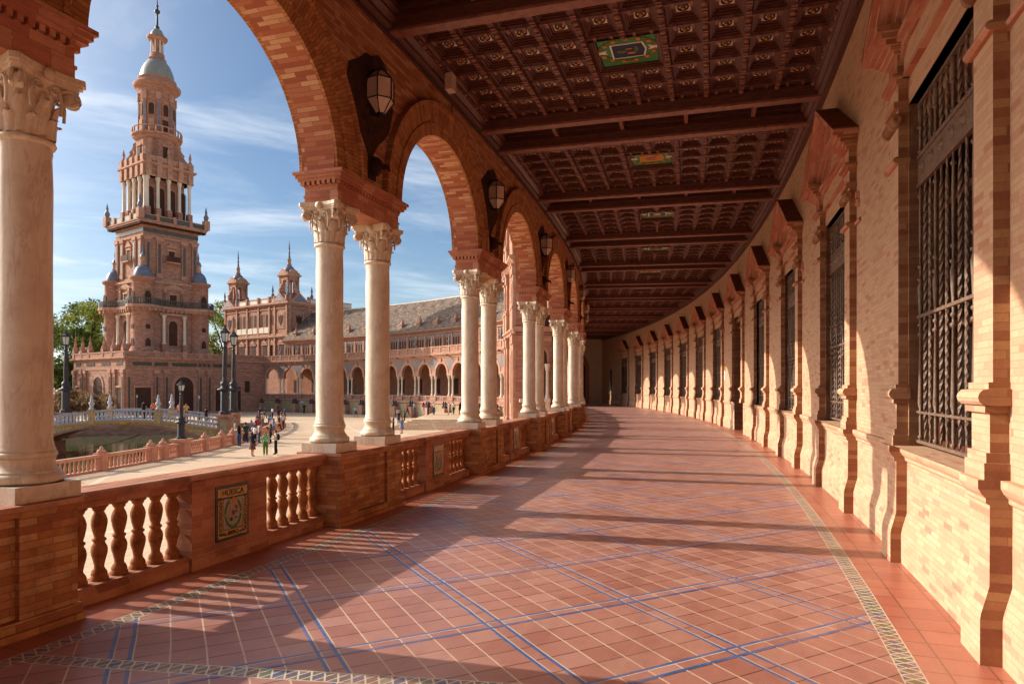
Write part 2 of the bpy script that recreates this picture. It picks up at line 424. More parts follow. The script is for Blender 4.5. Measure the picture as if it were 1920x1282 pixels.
for i in range(N):
    (x0, z0), (x1, z1) = E0[i], E0[i+1]; l2 = L + hypot(x1-x0, z1-z0)
    for y in (YF, YB): mb.face([(x0,y,z0),(x1,y,z1),(x1,y,ZT),(x0,y,ZT)], 0)
    mb.face([(x0,YF,z0),(x0,YB,z0),(x1,YB,z1),(x1,YF,z1)], 1, [(0,L),(.44,L),(.44,l2),(0,l2)], True)
    L = l2
for y in (YF, YB): mb.box(0.0, SC - AA, y, y, ZS, ZT, 0, skip='tdb')
# keep jamb ends closed
a = MB()
ringband(mb, AA + .002, AB + .002, 1.80, 1.60, -.025, YF, 2)
ringband(mb, 1.80, 1.60, 1.84, 1.64, .005, YF, 2)
ringband(mb, 1.84, 1.64, 2.10, 1.90, -.012, YF, 2)
ringband(mb, 2.10, 1.90, 2.16, 1.96, .03, YF, 2)
ringband(mb, AA + .002, AB + .002, 2.1, 1.9, -.55, YB, 2)
# plaza side upper wall up to the terrace parapet
mb.box(0, BP, -.5, -.42, 6.75, 8.3, 0, 4)
mb.box(0, BP, -.66, -.44, 6.9, 7.12, 3, 4); mb.box(0, BP, -.60, -.40, 8.14, 8.34, 3, 4)
w0 = part(mb, 'arch', [M['brick'], M['soffitbrick'], M['ringbrick'], M['redmould']], 0)
ARCH = series(w0, rest(0))

# --- impost block with dentils
mb = MB()
def course(y0, y1, x0, x1, z0, z1, m=0): mb.box(x0, x1, y0, y1, z0, z1, m, 2)
course(-.49, -.03, .03, 1.60, 3.852, 3.93); course(-.50, -.02, .02, 1.61, 3.93, 3.955)
course(-.485, -.035, .03, 1.60, 3.955, 4.05)
course(-.49, -.03, .025, 1.605, 4.05, 4.07)
nd = 22
for i in range(nd):
    x = .0 + i * (1.60 / nd)
    mb.box(x, x + .042, -.055, .012, 4.07, 4.115, 0); mb.box(x, x + .042, -.53, -.465, 4.07, 4.115, 0)
for i in range(7):
    y = -.50 + i * .07
    mb.box(-.02, .04, y, y + .04, 4.07, 4.115, 0); mb.box(1.59, 1.65, y, y + .04, 4.07, 4.115, 0)
course(-.47, -.05, .04, 1.59, 4.07, 4.12)
course(-.55, .03, -.02, 1.66, 4.115, 4.15); course(-.575, .055, -.04, 1.68, 4.15, 4.19); course(-.60, .08, -.06, 1.70, 4.19, 4.228)
im = part(mb, 'impost', [M['redmould']], 0); series(im, rest(0))

# --- pier
mb = MB()
mb.box(0, 1.57, -.52, -.02, .12, .80, 0, 2)
for x0, x1 in ((0, .40), (1.17, 1.57)): mb.box(x0 - .0 if x0 else -.012, x1 + (.012 if x0 else 0), -.53, .02, .10, .805, 0)
mb.box(-.03, 1.60, -.55, .045, -.02, .12, 0, 2); mb.box(-.045, 1.61, -.56, .06, -.02, .05, 0, 2)
mb.box(-.02, 1.60, -.54, .035, .80, .835, 0, 2); mb.box(-.035, 1.64, -.555, .05, .835, .872, 1, 2)
mb.box(-.2, 1.95, -.62, -.5, -3.05, .0, 0, 2)
pi_ = part(mb, 'pier', [M['pierbrick'], M['railbrick']], 0); series(pi_, rest(0))

# --- column: shaft with plinth, base, capital as sub-parts
def unbent(mb, name, mats, par, k, s, y):
    t = P0 + k * DA + s / RP; return mb.build(name, mats, par, loc=at(RP + y, t), rz=rz(t))
mb = MB(); mb.lathe([(.172, 1.235), (.165, 1.27)] + [(.163 + .002*sin(i), 1.3 + i * .25) for i in range(8)] + [(.158, 3.27), (.163, 3.30), (.158, 3.36)], 40)
col = unbent(mb, 'column', [M['marble']], arc, 0, .20, -.25)
mb = MB(); mb.box(-.235, .235, -.235, .235, .872, .985)
pl = mb.build('plinth', [M['marble']], col)
def torus_prof(r, z, a, h, n=6, s=-1): return [(r + a * cos(s * pi/2 + pi * i / n * -s), z + h * (-cos(pi * i / n))) for i in range(n + 1)]
def tor(rc, a, zc, n=8): return [(rc + a * sin(pi * i / n), zc - a * cos(pi * i / n) * 1.0) for i in range(n + 1)]
mb = MB()
prof = [(.232, .985)] + [(.200 + .037 * sin(pi*i/8), 1.022 - .037 * cos(pi*i/8)) for i in range(9)] + [(.203, 1.062), (.203, 1.072)] + \
       [(.203 - .026 * sin(pi/2*i/5), 1.072 + .05 * i/5 ) for i in range(6)] + [(.176, 1.135), (.182, 1.15), (.188, 1.158)] + \
       [(.172 + .02 * sin(pi*i/6), 1.183 - .022 * cos(pi*i/6)) for i in range(7)] + [(.18, 1.206), (.18, 1.218), (.168, 1.24)]
mb.lathe(prof, 40); mb.build('base', [M['carved']], col)
# capital
def spiral(cx, cz, r0, turns, n, d=1):
    return [(cx + d * r0 * (1 - .8*i/n) * cos(2*pi*turns*i/n - pi/2 * -1), cz + r0 * (1 - .8*i/n) * sin(2*pi*turns*i/n + pi/2)) for i in range(n + 1)]
def capital_mesh():
    mb = MB()
    mb.lathe([(.158, 3.335), (.178, 3.342), (.186, 3.36), (.178, 3.378), (.162, 3.385)], 32)
    mb.lathe([(.155, 3.385), (.158, 3.45), (.163, 3.55), (.172, 3.65), (.188, 3.72), (.215, 3.775)], 32)
    # abacus: square with concave sides and cut corners
    def ab(w, cut, dip):
        P = []
        for q in range(4):
            for i in range(9):
                f = -1 + 2 * i / 8; x = f * (w - cut); y = -w + dip * (1 - f * f)
                c_, s_ = cos(q*pi/2), sin(q*pi/2); P.append((x*c_ - y*s_, x*s_ + y*c_))
        return P
    for w, z0, z1 in ((.245, 3.765, 3.79), (.262, 3.79, 3.81), (.275, 3.81, 3.852)): mb.prismz(ab(w, .04, .045), z0, z1)
    # acanthus leaves in two rows
    def leaf(ang, z0, h, r0, w, curl):
        rows = []; n = 9
        for i in range(n + 1):
            f = i / n; z = z0 + h * (f if f < .85 else .85 - (f - .85) * .5)
            rr = r0 + .012 + .012 * f + curl * (max(0, f - .45) / .55) ** 2
            ww = w * (sin(pi * min(1, f * .62 + .22)) ** .7) * (1 - .78 * max(0, f - .6) / .4) * (1 + .07 * cos(i * pi))
            row = []
            for j in range(-3, 4):
                g = j / 3; a = ang + g * ww / rr
                r2 = rr + (.014 * (1 - abs(g)) ) + (.006 if abs(j) == 1 else 0)
                row.append((r2 * cos(a), r2 * sin(a), z - .012 * abs(g)))
            rows.append(row)
        mb.grid(rows, 0, False, True)
        mb.grid([[(p[0]*.93, p[1]*.93, p[2]) for p in r] for r in rows], 0, False, True)
    for i in range(8): leaf(pi/8 + i * pi/4, 3.39, .17, .150, .062, .035)
    for i in range(8): leaf(i * pi/4, 3.40, .30, .154, .058, .05)
    # volutes at corners, made of a coiled strap
    for q in range(4):
        for side in (-1, 1):
            a = pi/4 + q * pi/2; ca, sa = cos(a), sin(a)
            pts = [(.13, 3.52), (.15, 3.62), (.18, 3.70), (.215, 3.745)]
            cx, cz, r0 = .268, 3.70, .062
            pts += [(cx + r0*(1-.82*i/22) * cos(pi*.75 - 2*pi*1.7*i/22), cz + r0*(1-.82*i/22) * sin(pi*.75 - 2*pi*1.7*i/22)) for i in range(23)]
            off = side * .026
            mb.tube([(u*ca - off*sa, u*sa + off*ca, z) for u, z in pts], lambda i: .017 if i < 12 else .012, 6)
        a = pi/4 + q * pi/2; d = MB(); d.lathe([(.001, -.034), (.05, -.034), (.052, 0), (.05, .034), (.001, .034)], 14, cap=False)
        ca, sa = cos(a), sin(a)
        mb.add(d, lambda p: (.268*ca + p[0]*ca - p[2]*sa, .268*sa + p[0]*sa + p[2]*ca, 3.70 + p[1]))
    # inner small volutes and centre flower on each face
    for q in range(4):
        a = q * pi/2; ca, sa = cos(a), sin(a)
        for side in (-1, 1):
            cx, cz, r0 = side * .062, 3.715, .036
            pts = [(side*.105, 3.56), (side*.112, 3.64)] + [(cx + side * r0*(1-.8*i/14) * cos(2*pi*1.4*i/14), cz + r0*(1-.8*i/14) * sin(2*pi*1.4*i/14)) for i in range(15)]
            mb.tube([((.205 + .0*i)*ca - u*sa, .205*sa + u*ca, z) for i, (u, z) in enumerate(pts)], .012, 5)
        f = MB(); f.lathe([(.045, 0), (.04, .018), (.018, .026), (.012, .03)], 10)
        mb.add(f, lambda p: ((.235 + p[2])*ca - p[0]*sa, (.235 + p[2])*sa + p[0]*ca, 3.812 + p[1]))
        mb.add(f, lambda p: ((.182 + p[2])*ca - p[0]*sa*.8, (.182 + p[2])*sa + p[0]*ca*.8, 3.64 + p[1]*1.3))
    return mb
capital_mesh().build('capital', [M['carved']], col)
for k in BAYS:
    for s in (.20, 1.40):
        if k == 0 and s == .20: continue
        t = P0 + k * DA + s / RP; copy_tree(col, arc, at(RP - .25, t), rz(t))

# --- coffered ceiling bay
mb = MB()
def beam(s0, s1):
    mb.box(s0, s1, -.3, 6.1, 6.50, 6.80, 0); mb.box(s0 - .03, s1 + .03, -.3, 6.2, 6.62, 6.66, 0)
    mb.box(s0 + .02, s1 - .02, -.3, 6.2, 6.465, 6.50, 1); mb.box(s0 - .05, s1 + .05, -.3, 6.2, 6.74, 6.80, 0)
beam(.10, .32); beam(1.25, 1.47)
mb.box(.32, 1.25, -.3, 6.2, 6.80, 6.83, 2)
for y in (1.2, 2.5, 3.7, 4.9): mb.box(.32, 1.25, y, y + .07, 6.66, 6.80, 1)
X0, X1, Y0, Y1 = 1.55, BP + .03, .12, 5.80
nx, ny = 6, 10; px, py = (X1 - X0) / nx, (Y1 - Y0) / ny
mb.box(X0 - .08, X1 + .08, -.3, 6.25, 6.90, 6.93, 2)
for i in range(nx + 1):      # transverse ribs
    x = X0 + i * px
    for ya, yb in ([(Y0, Y1)] if i != 3 else [(Y0, Y0 + 4*py), (Y0 + 6*py, Y1)]): mb.box(x - .035, x + .035, ya, yb, 6.69, 6.9, 0, skip='t')
    for j in range(ny):
        if i == 3 and j in (4, 5): continue
        yc = Y0 + (j + .5) * py
        for o in (-.12, .12): mb.box(x - .055, x + .055, yc + o - .022, yc + o + .022, 6.672, 6.70, 1, skip='t')
for j in range(ny + 1):      # longitudinal ribs
    if j == 5: spans = [(X0, X0 + 2*px), (X0 + 4*px, X1)]
    else: spans = [(X0, X1)]
    y = Y0 + j * py
    for a_, b_ in spans: mb.box(a_, b_, y - .042, y + .042, 6.655, 6.9, 0, skip='t'); mb.box(a_, b_, y - .052, y + .052, 6.70, 6.715, 0, skip='t')
    for i in range(nx):
        if j == 5 and i in (2, 3): continue
        xc = X0 + (i + .5) * px
        for o in (-.16, -.09, .09, .16): mb.box(xc + o - .018, xc + o + .018, y - .038, y + .038, 6.635, 6.657, 1, skip='t')
    for i in range(nx + 1):
        if j == 5 and i == 3: continue
        d = MB(); d.lathe([(.001, 6.625), (.034, 6.627), (.045, 6.64), (.045, 6.657)], 10, cap=False); mb.add(d, lambda p: (p[0] + X0 + i*px, p[1] + y, p[2]), 1)
def loops(x0, x1, y0, y1, L, m):
    P = [[(x0+i, y0+i, z), (x1-i, y0+i, z), (x1-i, y1-i, z), (x0+i, y1-i, z)] for i, z in L]
    for a_, b_ in zip(P, P[1:]):
        for k in range(4): mb.face([a_[k], a_[(k+1) % 4], b_[(k+1) % 4], b_[k]], m)
    return P[-1]
LL = [(.0, 6.70), (.012, 6.715), (.035, 6.715), (.035, 6.74), (.06, 6.74), (.06, 6.765), (.09, 6.765), (.09, 6.79), (.135, 6.79), (.135, 6.805)]
for i in range(nx):
    for j in range(ny):
        if i in (2, 3) and j in (4, 5): continue
        x0, x1, y0, y1 = X0 + i*px + .035, X0 + (i+1)*px - .035, Y0 + j*py + .05, Y0 + (j+1)*py - .05
        mb.face(loops(x0, x1, y0, y1, LL, 0), 3)
        f = MB(); f.lathe([(.010, 6.755), (.022, 6.765), (.04, 6.78), (.022, 6.79), (.035, 6.803)], 8, cap=True)
        mb.add(f, lambda p: (p[0] + (x0+x1)/2, p[1] + (y0+y1)/2, p[2]), 4)
        f = MB(); f.lathe([(.062, 6.803), (.066, 6.785), (.078, 6.785), (.080, 6.803)], 12, cap=False)
        mb.add(f, lambda p: (p[0] + (x0+x1)/2, p[1] + (y0+y1)/2, p[2]), 2)
ex0, ex1, ey0, ey1 = X0 + 2*px + .035, X0 + 4*px - .035, Y0 + 4*py + .05, Y0 + 6*py - .05
loops(ex0, ex1, ey0, ey1, [(.0, 6.66), (.02, 6.69), (.02, 6.71), (.05, 6.71), (.05, 6.73), (.08, 6.73), (.08, 6.76)], 0)
# plaster cornices of wood along both walls
mb.sweepx([(-.2, 6.44), (-.02, 6.44), (-.02, 6.49), (.05, 6.52), (.05, 6.57), (.12, 6.62), (.12, 6.66), (.17, 6.70), (.17, 6.92)], 0, BP, 0, 4, caps=False)
mb.sweepx([(6.1, 6.42), (5.93, 6.42), (5.93, 6.47), (5.87, 6.49), (5.87, 6.54), (5.81, 6.58), (5.81, 6.63), (5.75, 6.68), (5.75, 6.92)], 0, BP, 0, 4, caps=False)
cp = part(mb, 'ceiling_bay', [M['wood'], M['woodlight'], M['wooddark'], M['white_paint'], M['gold']], 0)
def emblem(variant, k):
    e = MB(); z = 6.755; cx, cy = (ex0 + ex1) / 2, (ey0 + ey1) / 2; hx, hy = (ex1 - ex0) / 2 - .09, (ey1 - ey0) / 2 - .09
    e.box(cx - hx, cx + hx, cy - hy, cy + hy, z, z + .012, 0)
    def blob(x, y, a, b, m, dz, n=14, rot=0):
        pts = [(cx + x + a*cos(2*pi*i/n)*cos(rot) - b*sin(2*pi*i/n)*sin(rot), cy + y + a*cos(2*pi*i/n)*sin(rot) + b*sin(2*pi*i/n)*cos(rot)) for i in range(n)]
        e.prismz(pts, z - dz, z, m)
    rr = random.Random(variant)
    for i in range(26):                       # wreath
        a_ = 2*pi*i/26; x, y = .345*cos(a_), .41*sin(a_)
        blob(x, y, .085, .042, 1, .006 + .001*(i % 3), rot=a_ + 1.2)
        if i % 2: blob(x*.97, y*.97, .042, .034, 2, .012, 8)
    for sgn in (-1, 1):
        for d in (-.5, .5): blob(-.02, sgn*.40, .11, .024, 3, .016 + .002*d, 6, rot=pi/2 + d)
    sh = [(-.21, -.25), (.21, -.25), (.21, .24), (.0, .285), (-.21, .24)]
    e.prismz([(cx + a_, cy + b_) for a_, b_ in sh], z - .014, z, 4 if variant != 1 else 2)
    e.prismz([(cx + a_*.9, cy + b_*.9) for a_, b_ in sh], z - .016, z, 5 if variant != 1 else 2)
    if variant == 0:
        blob(.0, -.09, .05, .075, 6, .02); blob(.07, .05, .03, .07, 2, .02, 6); blob(-.03, .13, .09, .03, 1, .02); blob(-.06, .02, .02, .06, 2, .02, 5)
    else:
        for dx in (-.08, 0, .08): blob(dx, .0, .018, .13, 4 if variant == 2 else 7, .02, 6)
    for dx in (-.05, .0, .05): blob(.33, dx, .012, .03, 2, .018, 8)
    return part(e, 'painted_emblem', [M['green'], M['leaf'], M['orange'], M['white'], M['white'], M['navy'], M['leaf'], M['crimson']], k, par=None)
series(cp, rest(0))
ems = [emblem(v % 3, v) for v in range(3)]
for k in BAYS:
    if k not in (0, 1, 2):
        t = P0 + k * DA; copy_tree(ems[k % 3], arc, at(RP, t), rz(t))
# roof terrace slab above
mb = MB(); mb.sweepx([(-.42, 6.95), (-.42, 7.2), (9, 7.2), (9, 6.95), (-.42, 6.95)], K0 * BP, (K1 + 1) * BP, 0, 60, caps=True)
mb.build('roof_slab', [M['redmould']], arc, R=RP, loc=at(RP, P0), rz=rz(P0))

# --- back wall with windows.  frame: x = s from near pilaster edge, y outward from RW
def wallprof(o): return [(.34, 0), (0+o, 0), (0+o, .27), (.006+o, .31), (.03+o, .40), (.048+o, .47), (.05+o, .95), (.03+o, .965), (.03+o, .99), (.005+o, 1.02), (-.01+o, 1.05), (-.01+o, 1.10), (.34, 1.10)]
PA, PW, OP1 = 0., .38, 2.50; FA = 2.52
FW = FA + .38
def wall_bay(door=False):
    mb = MB(); o = .115; zt = 6.75; yw = .155
    if not door:
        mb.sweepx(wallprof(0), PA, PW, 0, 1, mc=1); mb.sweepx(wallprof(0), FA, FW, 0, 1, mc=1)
        mb.sweepx(wallprof(.09), PW, FA, 0, 3, caps=False)
    mb.sweepx(wallprof(o), FW, BW, 0, 3, caps=False)
    # wall around the opening
    mb.box(FW - .0, BW, yw, yw + .2, 1.08, zt, 0, 3)
    mb.box(0, PW, yw, yw + .3, 1.08 if not door else 0, zt, 0); mb.box(FA, FW, yw, yw + .3, 1.08 if not door else 0, zt, 0)
    mb.box(PW, FA, yw, yw + .3, 4.30, zt, 3, 3)
    # reveals
    z0 = 0 if door else 1.10
    for x in (PW, FA): mb.face([(x, yw, z0), (x, .62, z0), (x, .62, 4.3), (x, yw, 4.3)], 1, [(.155, z0), (.6, z0), (.6, 4.3), (.155, 4.3)])
    mb.face([(PW, yw, 4.3), (FA, yw, 4.3), (FA, .62, 4.3), (PW, .62, 4.3)], 2); mb.box(PW, FA, .27, .45, 4.14, 4.31, 1)
    if not door: mb.face([(PW, .02, 1.102), (FA, .02, 1.102), (FA, .62, 1.102), (PW, .62, 1.102)], 0)
    return mb
mb = wall_bay(); bw0 = part(mb, 'wall_bay', [M['cream'], M['returnbrick'], M['pinkmould'], M['cream']], 0, RW)
WB = [k for k in range(K0 + 1, 12) if k != 4]
series(bw0, [k for k in WB if k != 0], RW)
mb = wall_bay(True); part(mb, 'wall_bay', [M['cream'], M['returnbrick'], M['pinkmould'], M['cream']], 4, RW)
mb = MB(); mb.sweepx(wallprof(.115), 0, BW * 1.2, 0, 3, caps=False); mb.box(0, BW * 1.2, .155, .5, 1.08, 6.75, 0, 3)
mb.box(1.2, 1.9, .15, .21, 1.3, 3.4, 2)
part(mb, 'wall_end', [M['cream'], M['returnbrick'], M['irond']], 12, RW)

def surround():
    """pilasters, entablature and pediment of one window"""
    mb = MB()
    for x0 in (PA, FA):
        x1 = x0 + PW
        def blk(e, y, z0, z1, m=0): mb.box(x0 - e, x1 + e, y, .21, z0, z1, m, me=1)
        blk(.0, .045, 1.10, 1.20); blk(-.01, .06, 1.20, 1.26); blk(-.02, .085, 1.26, 1.50)
        blk(.0, .05, 1.50, 1.54); 
        mb.sweepx([(.21, 1.54), (.09, 1.54), (.03, 1.545), (.008, 1.565), (.0, 1.59), (.008, 1.615), (.03, 1.635), (.09, 1.64), (.21, 1.64)], x0 - .025, x1 + .025, 0, 1, mc=1)
        blk(-.0, .07, 1.64, 1.68); blk(-.01, .10, 1.68, 4.50)
        # bead band, wrapping onto the wall beside
        mb.sweepx([(.21, 3.75), (.07, 3.75), (.045, 3.765), (.04, 3.78), (.045, 3.795), (.07, 3.81), (.21, 3.81)], x0 - .03, x1 + .03, 2, 1, mc=1)
        for e0, e1 in ((x0 - .30, x0 - .03), (x1 + .03, x1 + .30)):
            if e0 < 0 or e1 > FW: mb.sweepx([(.21, 3.75), (.17, 3.76), (.155, 3.78), (.17, 3.80), (.21, 3.81)], e0, e1, 2, 1, mc=1)
        # scroll
        d = MB(); d.lathe([(.001, -.205), (.06, -.205), (.06, .205), (.001, .205)], 16, cap=False)
        mb.add(d, lambda p: (x0 + PW/2 + p[2], .08 + p[0], 4.16 + p[1]), 1)
        d = MB(); d.lathe([(.015, .222), (.025, .228), (.05, .226), (.058, .205)], 12, cap=True)
        for sg in (-1, 1): mb.add(d, lambda p: (x0 + PW/2 + sg * p[2], .08 + p[0], 4.16 + p[1]), 1)
        mb.box(x0 - .02, x1 + .02, .05, .2, 4.27, 4.33, 2, me=1)
        # rosette drops beside the pilaster
        for xx in ((x0 - .16,) if x0 == PA else (x1 + .16,)):
            d = MB(); d.lathe([(.01, -.04), (.035, -.045), (.055, -.015), (.058, .02), (.05, .04)], 12)
            mb.add(d, lambda p: (xx + p[0], .19 + p[2], 4.02 + p[1]), 2)
            d = MB(); d.lathe([(.008, -.06), (.018, -.055), (.02, -.04)], 8); mb.add(d, lambda p: (xx + p[0], .19 + p[2], 4.02 + p[1]), 1)
            mb.box(xx - .03, xx + .03, .15, .21, 4.07, 4.16, 2)
        # capital courses
        for e, y, z0, z1 in ((.02, .07, 4.50, 4.54), (.05, .03, 4.54, 4.58), (-.01, .09, 4.58, 4.78), (.02, .05, 4.78, 4.81), (.05, .01, 4.81, 4.85), (.08, -.04, 4.85, 4.90), (.11, -.09, 4.90, 4.95), (.15, -.14, 4.95, 5.01)):
            mb.box(x0 - e, x1 + e, y, .22, z0, z1, 2, me=1)
    # architrave, soldier lintel, frieze
    mb.box(PW, FA, .13, .22, 4.54, 4.58, 2, 2); mb.box(PW, FA, .15, .22, 4.58, 4.80, 3, 2); mb.box(PW, FA, .11, .22, 4.80, 4.86, 2, 2); mb.box(PW, FA, .06, .22, 4.86, 4.92, 2, 2)
    # raking mouldings
    xc = (PA + FW) / 2; za = 5.86; xe0, xe1, ze = PA - .17, FW + .17, 4.985
    sl = (za - ze) / (xc - xe0)
    def rake(top, th, y, m):
        for sg in (-1, 1):
            xe = xe0 if sg < 0 else xe1
            d = top
            P = [(xc, za - d), (xe, ze - d if d == 0 else ze - d), (xe, ze - d - th), (xc, za - d - th)]
            if d > .02:
                xk = xe + (-sg) * (d * .0 + .22); zk = ze - d + sl * .22
                P = [(xc, za - d), (xk, zk), (xk + (-sg) * (th / sl if th/sl < .5 else .5), zk), (xc, za - d - th)]
                P = [(xc, za - d), (xk, zk), (xk, zk - th * .2), (xc, za - d - th)] if False else P
            mb.prism(P, y, .22, m)
    rake(0, .075, -.16, 2); rake(.075, .06, -.10, 2); rake(.135, .06, -.02, 4); rake(.195, .05, .06, 2); rake(.245, .09, .12, 4); rake(.335, .05, .10, 2); rake(.385, .12, .15, 3); rake(.505, .06, .12, 2)
    mb.prism([(xe0 + .5, ze), (xe1 - .5, ze), (xc, za - .3)], .16, .22, 3)
    # dusty top of the raking cornice, its shade put into the colour
    for sg, xe in ((-1, xe0), (1, xe1)):
        mb.face([(xc, -.165, za + .004), (xe, -.165, ze + .004), (xe, .2, ze + .004), (xc, .2, za + .004)], 5)
    mb.V = [(a_, .155 - (.2 - b_) * .86, c_) for a_, b_, c_ in mb.V]
    return mb
M['capshade'] = plain_mat('dusty_shaded_cornice_top', lin('#8a5840'), .9, .1, 0, .25, 6, .3)  # dust brown, darkened in colour for the unlit top face
sr = part(surround(), 'window_surround', [M['cream'], M['returnbrick'], M['pinkmould'], M['cream'], M['redmould'], M['capshade']], 0, RW)
SUR = series(sr, [k for k in WB if k != 0] + [4], RW)

def grille():
    mb = MB(); y = .235; z0, z1 = 1.14, 4.27; n = 13; x0, x1 = PW + .07, FA - .07
    for i in range(n):
        x = x0 + (x1 - x0) * i / (n - 1)
        for (a_, b_) in ((z0, 3.53), (3.77, z1)):
            if i % 3 == 0:
                H = b_ - a_; P = [(.016, a_)]
                def kn(z, r): return [(.014, z - .02), (r, z - .008), (r, z + .008), (.014, z + .02)]
                P += kn(a_ + .05, .03) + [(.018, a_ + .1), (.018, a_ + .24)] + kn(a_ + .28, .034) + [(.03, a_ + .36), (.024, a_ + .5)]
                if H > 1: P += kn(a_ + 1.0, .034) + kn(a_ + 1.08, .03) + [(.026, a_ + 1.3), (.034, a_ + 1.42)] + kn(a_ + 1.5, .036) + kn(a_ + 1.62, .03) + [(.018, a_ + 1.9), (.018, a_ + 2.1)] + kn(b_ - .12, .03)
                P += [(.014, b_)]
                mb.lathe([(a_*.78, z_) for a_, z_ in P], 8, x, y, 0)
            else:
                m_ = int((b_ - a_) / .035); tw = 1 if i % 3 == 1 else -1
                rows = []
                for j in range(m_ + 1):
                    z = a_ + (b_ - a_) * j / m_; f = j / m_; on = .08 < f < .92
                    r = .0165 if on else .011; an = tw * j * .62
                    rows.append([(x + r * cos(an + q * pi/2), y + r * sin(an + q * pi/2), z) for q in range(4)])
                mb.grid(rows, 0, True, False)
    for z, h in ((1.15, .014), (1.42, .01), (2.30, .014), (3.52, .02), (3.78, .02), (4.26, .014)):
        mb.box(x0 - .08, x1 + .08, y - .018, y + .018, z - h, z + h, 0)
    mb.box(x0 - .08, x1 + .08, y - .006, y + .006, 3.53, 3.77, 0)
    for i in range(7):
        x = x0 + .12 + i * (x1 - x0 - .24) / 6
        d = MB(); d.lathe([(.015, .035), (.03, .03), (.035, .012), (.06, .01), (.06, 0)], 6); mb.add(d, lambda p: (x + p[0], y - .006 - p[2], 3.65 + p[1]), 0)
    return mb
g0 = part(grille(), 'window_grille', [M['iron']], 0, RW)
series(g0, [k for k in WB if k != 0 and k < 12], RW)
mb = MB(); mb.box(PW, FA, .46, .50, 1.0, 4.35, 0)
for x in (PW + .04, (PW + FA) / 2, FA - .04): mb.box(x - .04, x + .04, .40, .46, 1.1, 4.3, 1)
for z in (1.13, 2.2, 3.3, 4.27): mb.box(PW, FA, .41, .46, z - .03, z + .03, 1)
p0 = part(mb, 'window_sash', [M['void'], M['doorwood']], 0, RW)
series(p0, [k for k in WB if k != 0], RW)
mb = MB()
for sx in (0, 1):
    xa = PW + sx * (FA - PW) / 2; xb = xa + (FA - PW) / 2
    mb.box(xa, xb, .50, .56, 0, 4.3, 0)
    for z in range(5): mb.box(xa + .12, xb - .12, .47, .50, .15 + z * .83, .85 + z * .83, 0)
dr = part(mb, 'door', [M['doorwood']], 4, RW)

# --- end wall of the gallery with an arched doorway
te = P0 + 12.5 * DA
mb = MB(); W_ = 7.0; zc = 3.5; aw = 1.75
def col_faces(y0, y1, mm):
    N = 24; cxx = 2.55
    P = [(cxx - aw * cos(pi*i/N), zc + aw * sin(pi*i/N)) for i in range(N+1)]
    for i in range(N):
        mb.face([(P[i][0], y0, P[i][1]), (P[i+1][0], y0, P[i+1][1]), (P[i+1][0], y0, 6.8), (P[i][0], y0, 6.8)], mm)
        mb.face([(P[i][0], y0, P[i][1]), (P[i+1][0], y0, P[i+1][1]), (P[i+1][0], y1, P[i+1][1]), (P[i][0], y1, P[i][1])], mm)
        Q = [(cxx - (aw+.3) * cos(pi*j/N), zc + (aw+.3) * sin(pi*j/N)) for j in (i, i+1)]
        mb.face([(P[i][0], y0-.06, P[i][1]), (P[i+1][0], y0-.06, P[i+1][1]), (Q[1][0], y0-.06, Q[1][1]), (Q[0][0], y0-.06, Q[0][1])], 1)
    mb.box(-1, cxx - aw, y0, y1, 0, 6.8, mm); mb.box(cxx + aw, W_, y0, y1, 0, 6.8, mm)
    for sx in (-1, 1): mb.box(cxx + sx*(aw+.15) - .15, cxx + sx*(aw+.15) + .15, y0 - .08, y0, 0, zc, 1)
    mb.box(cxx - aw, cxx + aw, y1 - .05, y1, 0, 5.3, 2)
    for k_ in range(4): mb.box(cxx - aw + k_ * 1.14, cxx - aw + k_ * 1.14 + .08, y1 - .1, y1 - .05, 0, 4.5, 3)
col_faces(0, .5, 0)
mb.build('end_wall', [plain_mat('pale_end_plaster', lin('#ecd8ba'), .85, .2, 0, .1, 2, .2), M['pinkmould'], M['void'], M['irond']], arc, loc=at(RP, te), rz=te)
# ------------------------------------------------------------------ balustrades between the piers (things of their own)
YB0, YB1 = -.46, -.20
def txt(body, size, name='lettering', bold=0):
    cu = bpy.data.curves.new(name, 'FONT'); cu.body = body; cu.size = size; cu.extrude = .0015; cu.align_x = 'CENTER'; cu.align_y = 'CENTER'; cu.offset = bold
    o = bpy.data.objects.new(name, cu); C.objects.link(o); dg = bpy.context.evaluated_depsgraph_get()
    me = bpy.data.meshes.new_from_object(o.evaluated_get(dg)); bpy.data.objects.remove(o); return me
def place_text(body, size, mat, par, x, z, y, rot=0, sx=1., name='lettering', bold=.0, flip=-1):
    """upright text on a face looking along -y (towards the corridor viewer the x axis is mirrored)"""
    me = txt(body, size, name, bold); c, s_ = cos(rot), sin(rot)
    for v in me.vertices:
        a, b, d = v.co[0]*sx, v.co[1], v.co[2]; a, b = a*c - b*s_, a*s_ + b*c
        v.co = (flip * (x + a), y + d, z + b)
    me.materials.clear(); me.materials.append(mat); o = bpy.data.objects.new(name, me); C.objects.link(o); o.parent = par
    return o
def baluster_mesh(n=18):
    P = [(.062, .12), (.062, .145), (.052, .15), (.056, .165), (.048, .185), (.036, .20), (.033, .215), (.04, .25), (.052, .29), (.056, .32), (.052, .345), (.04, .365), (.036, .375),
         (.047, .383), (.048, .395), (.036, .402), (.034, .41), (.044, .44), (.054, .49), (.055, .515), (.046, .545), (.035, .565), (.033, .575), (.043, .583), (.044, .592), (.05, .60), (.06, .605), (.06, .63)]
    P = [(r_ * 1.08, .12 + (z_ - .12) * 1.205) for r_, z_ in P]; mb = MB(); mb.lathe(P, n)
    for i in range(n): pass
    return mb
PX0, PX1 = 2.84, 3.86
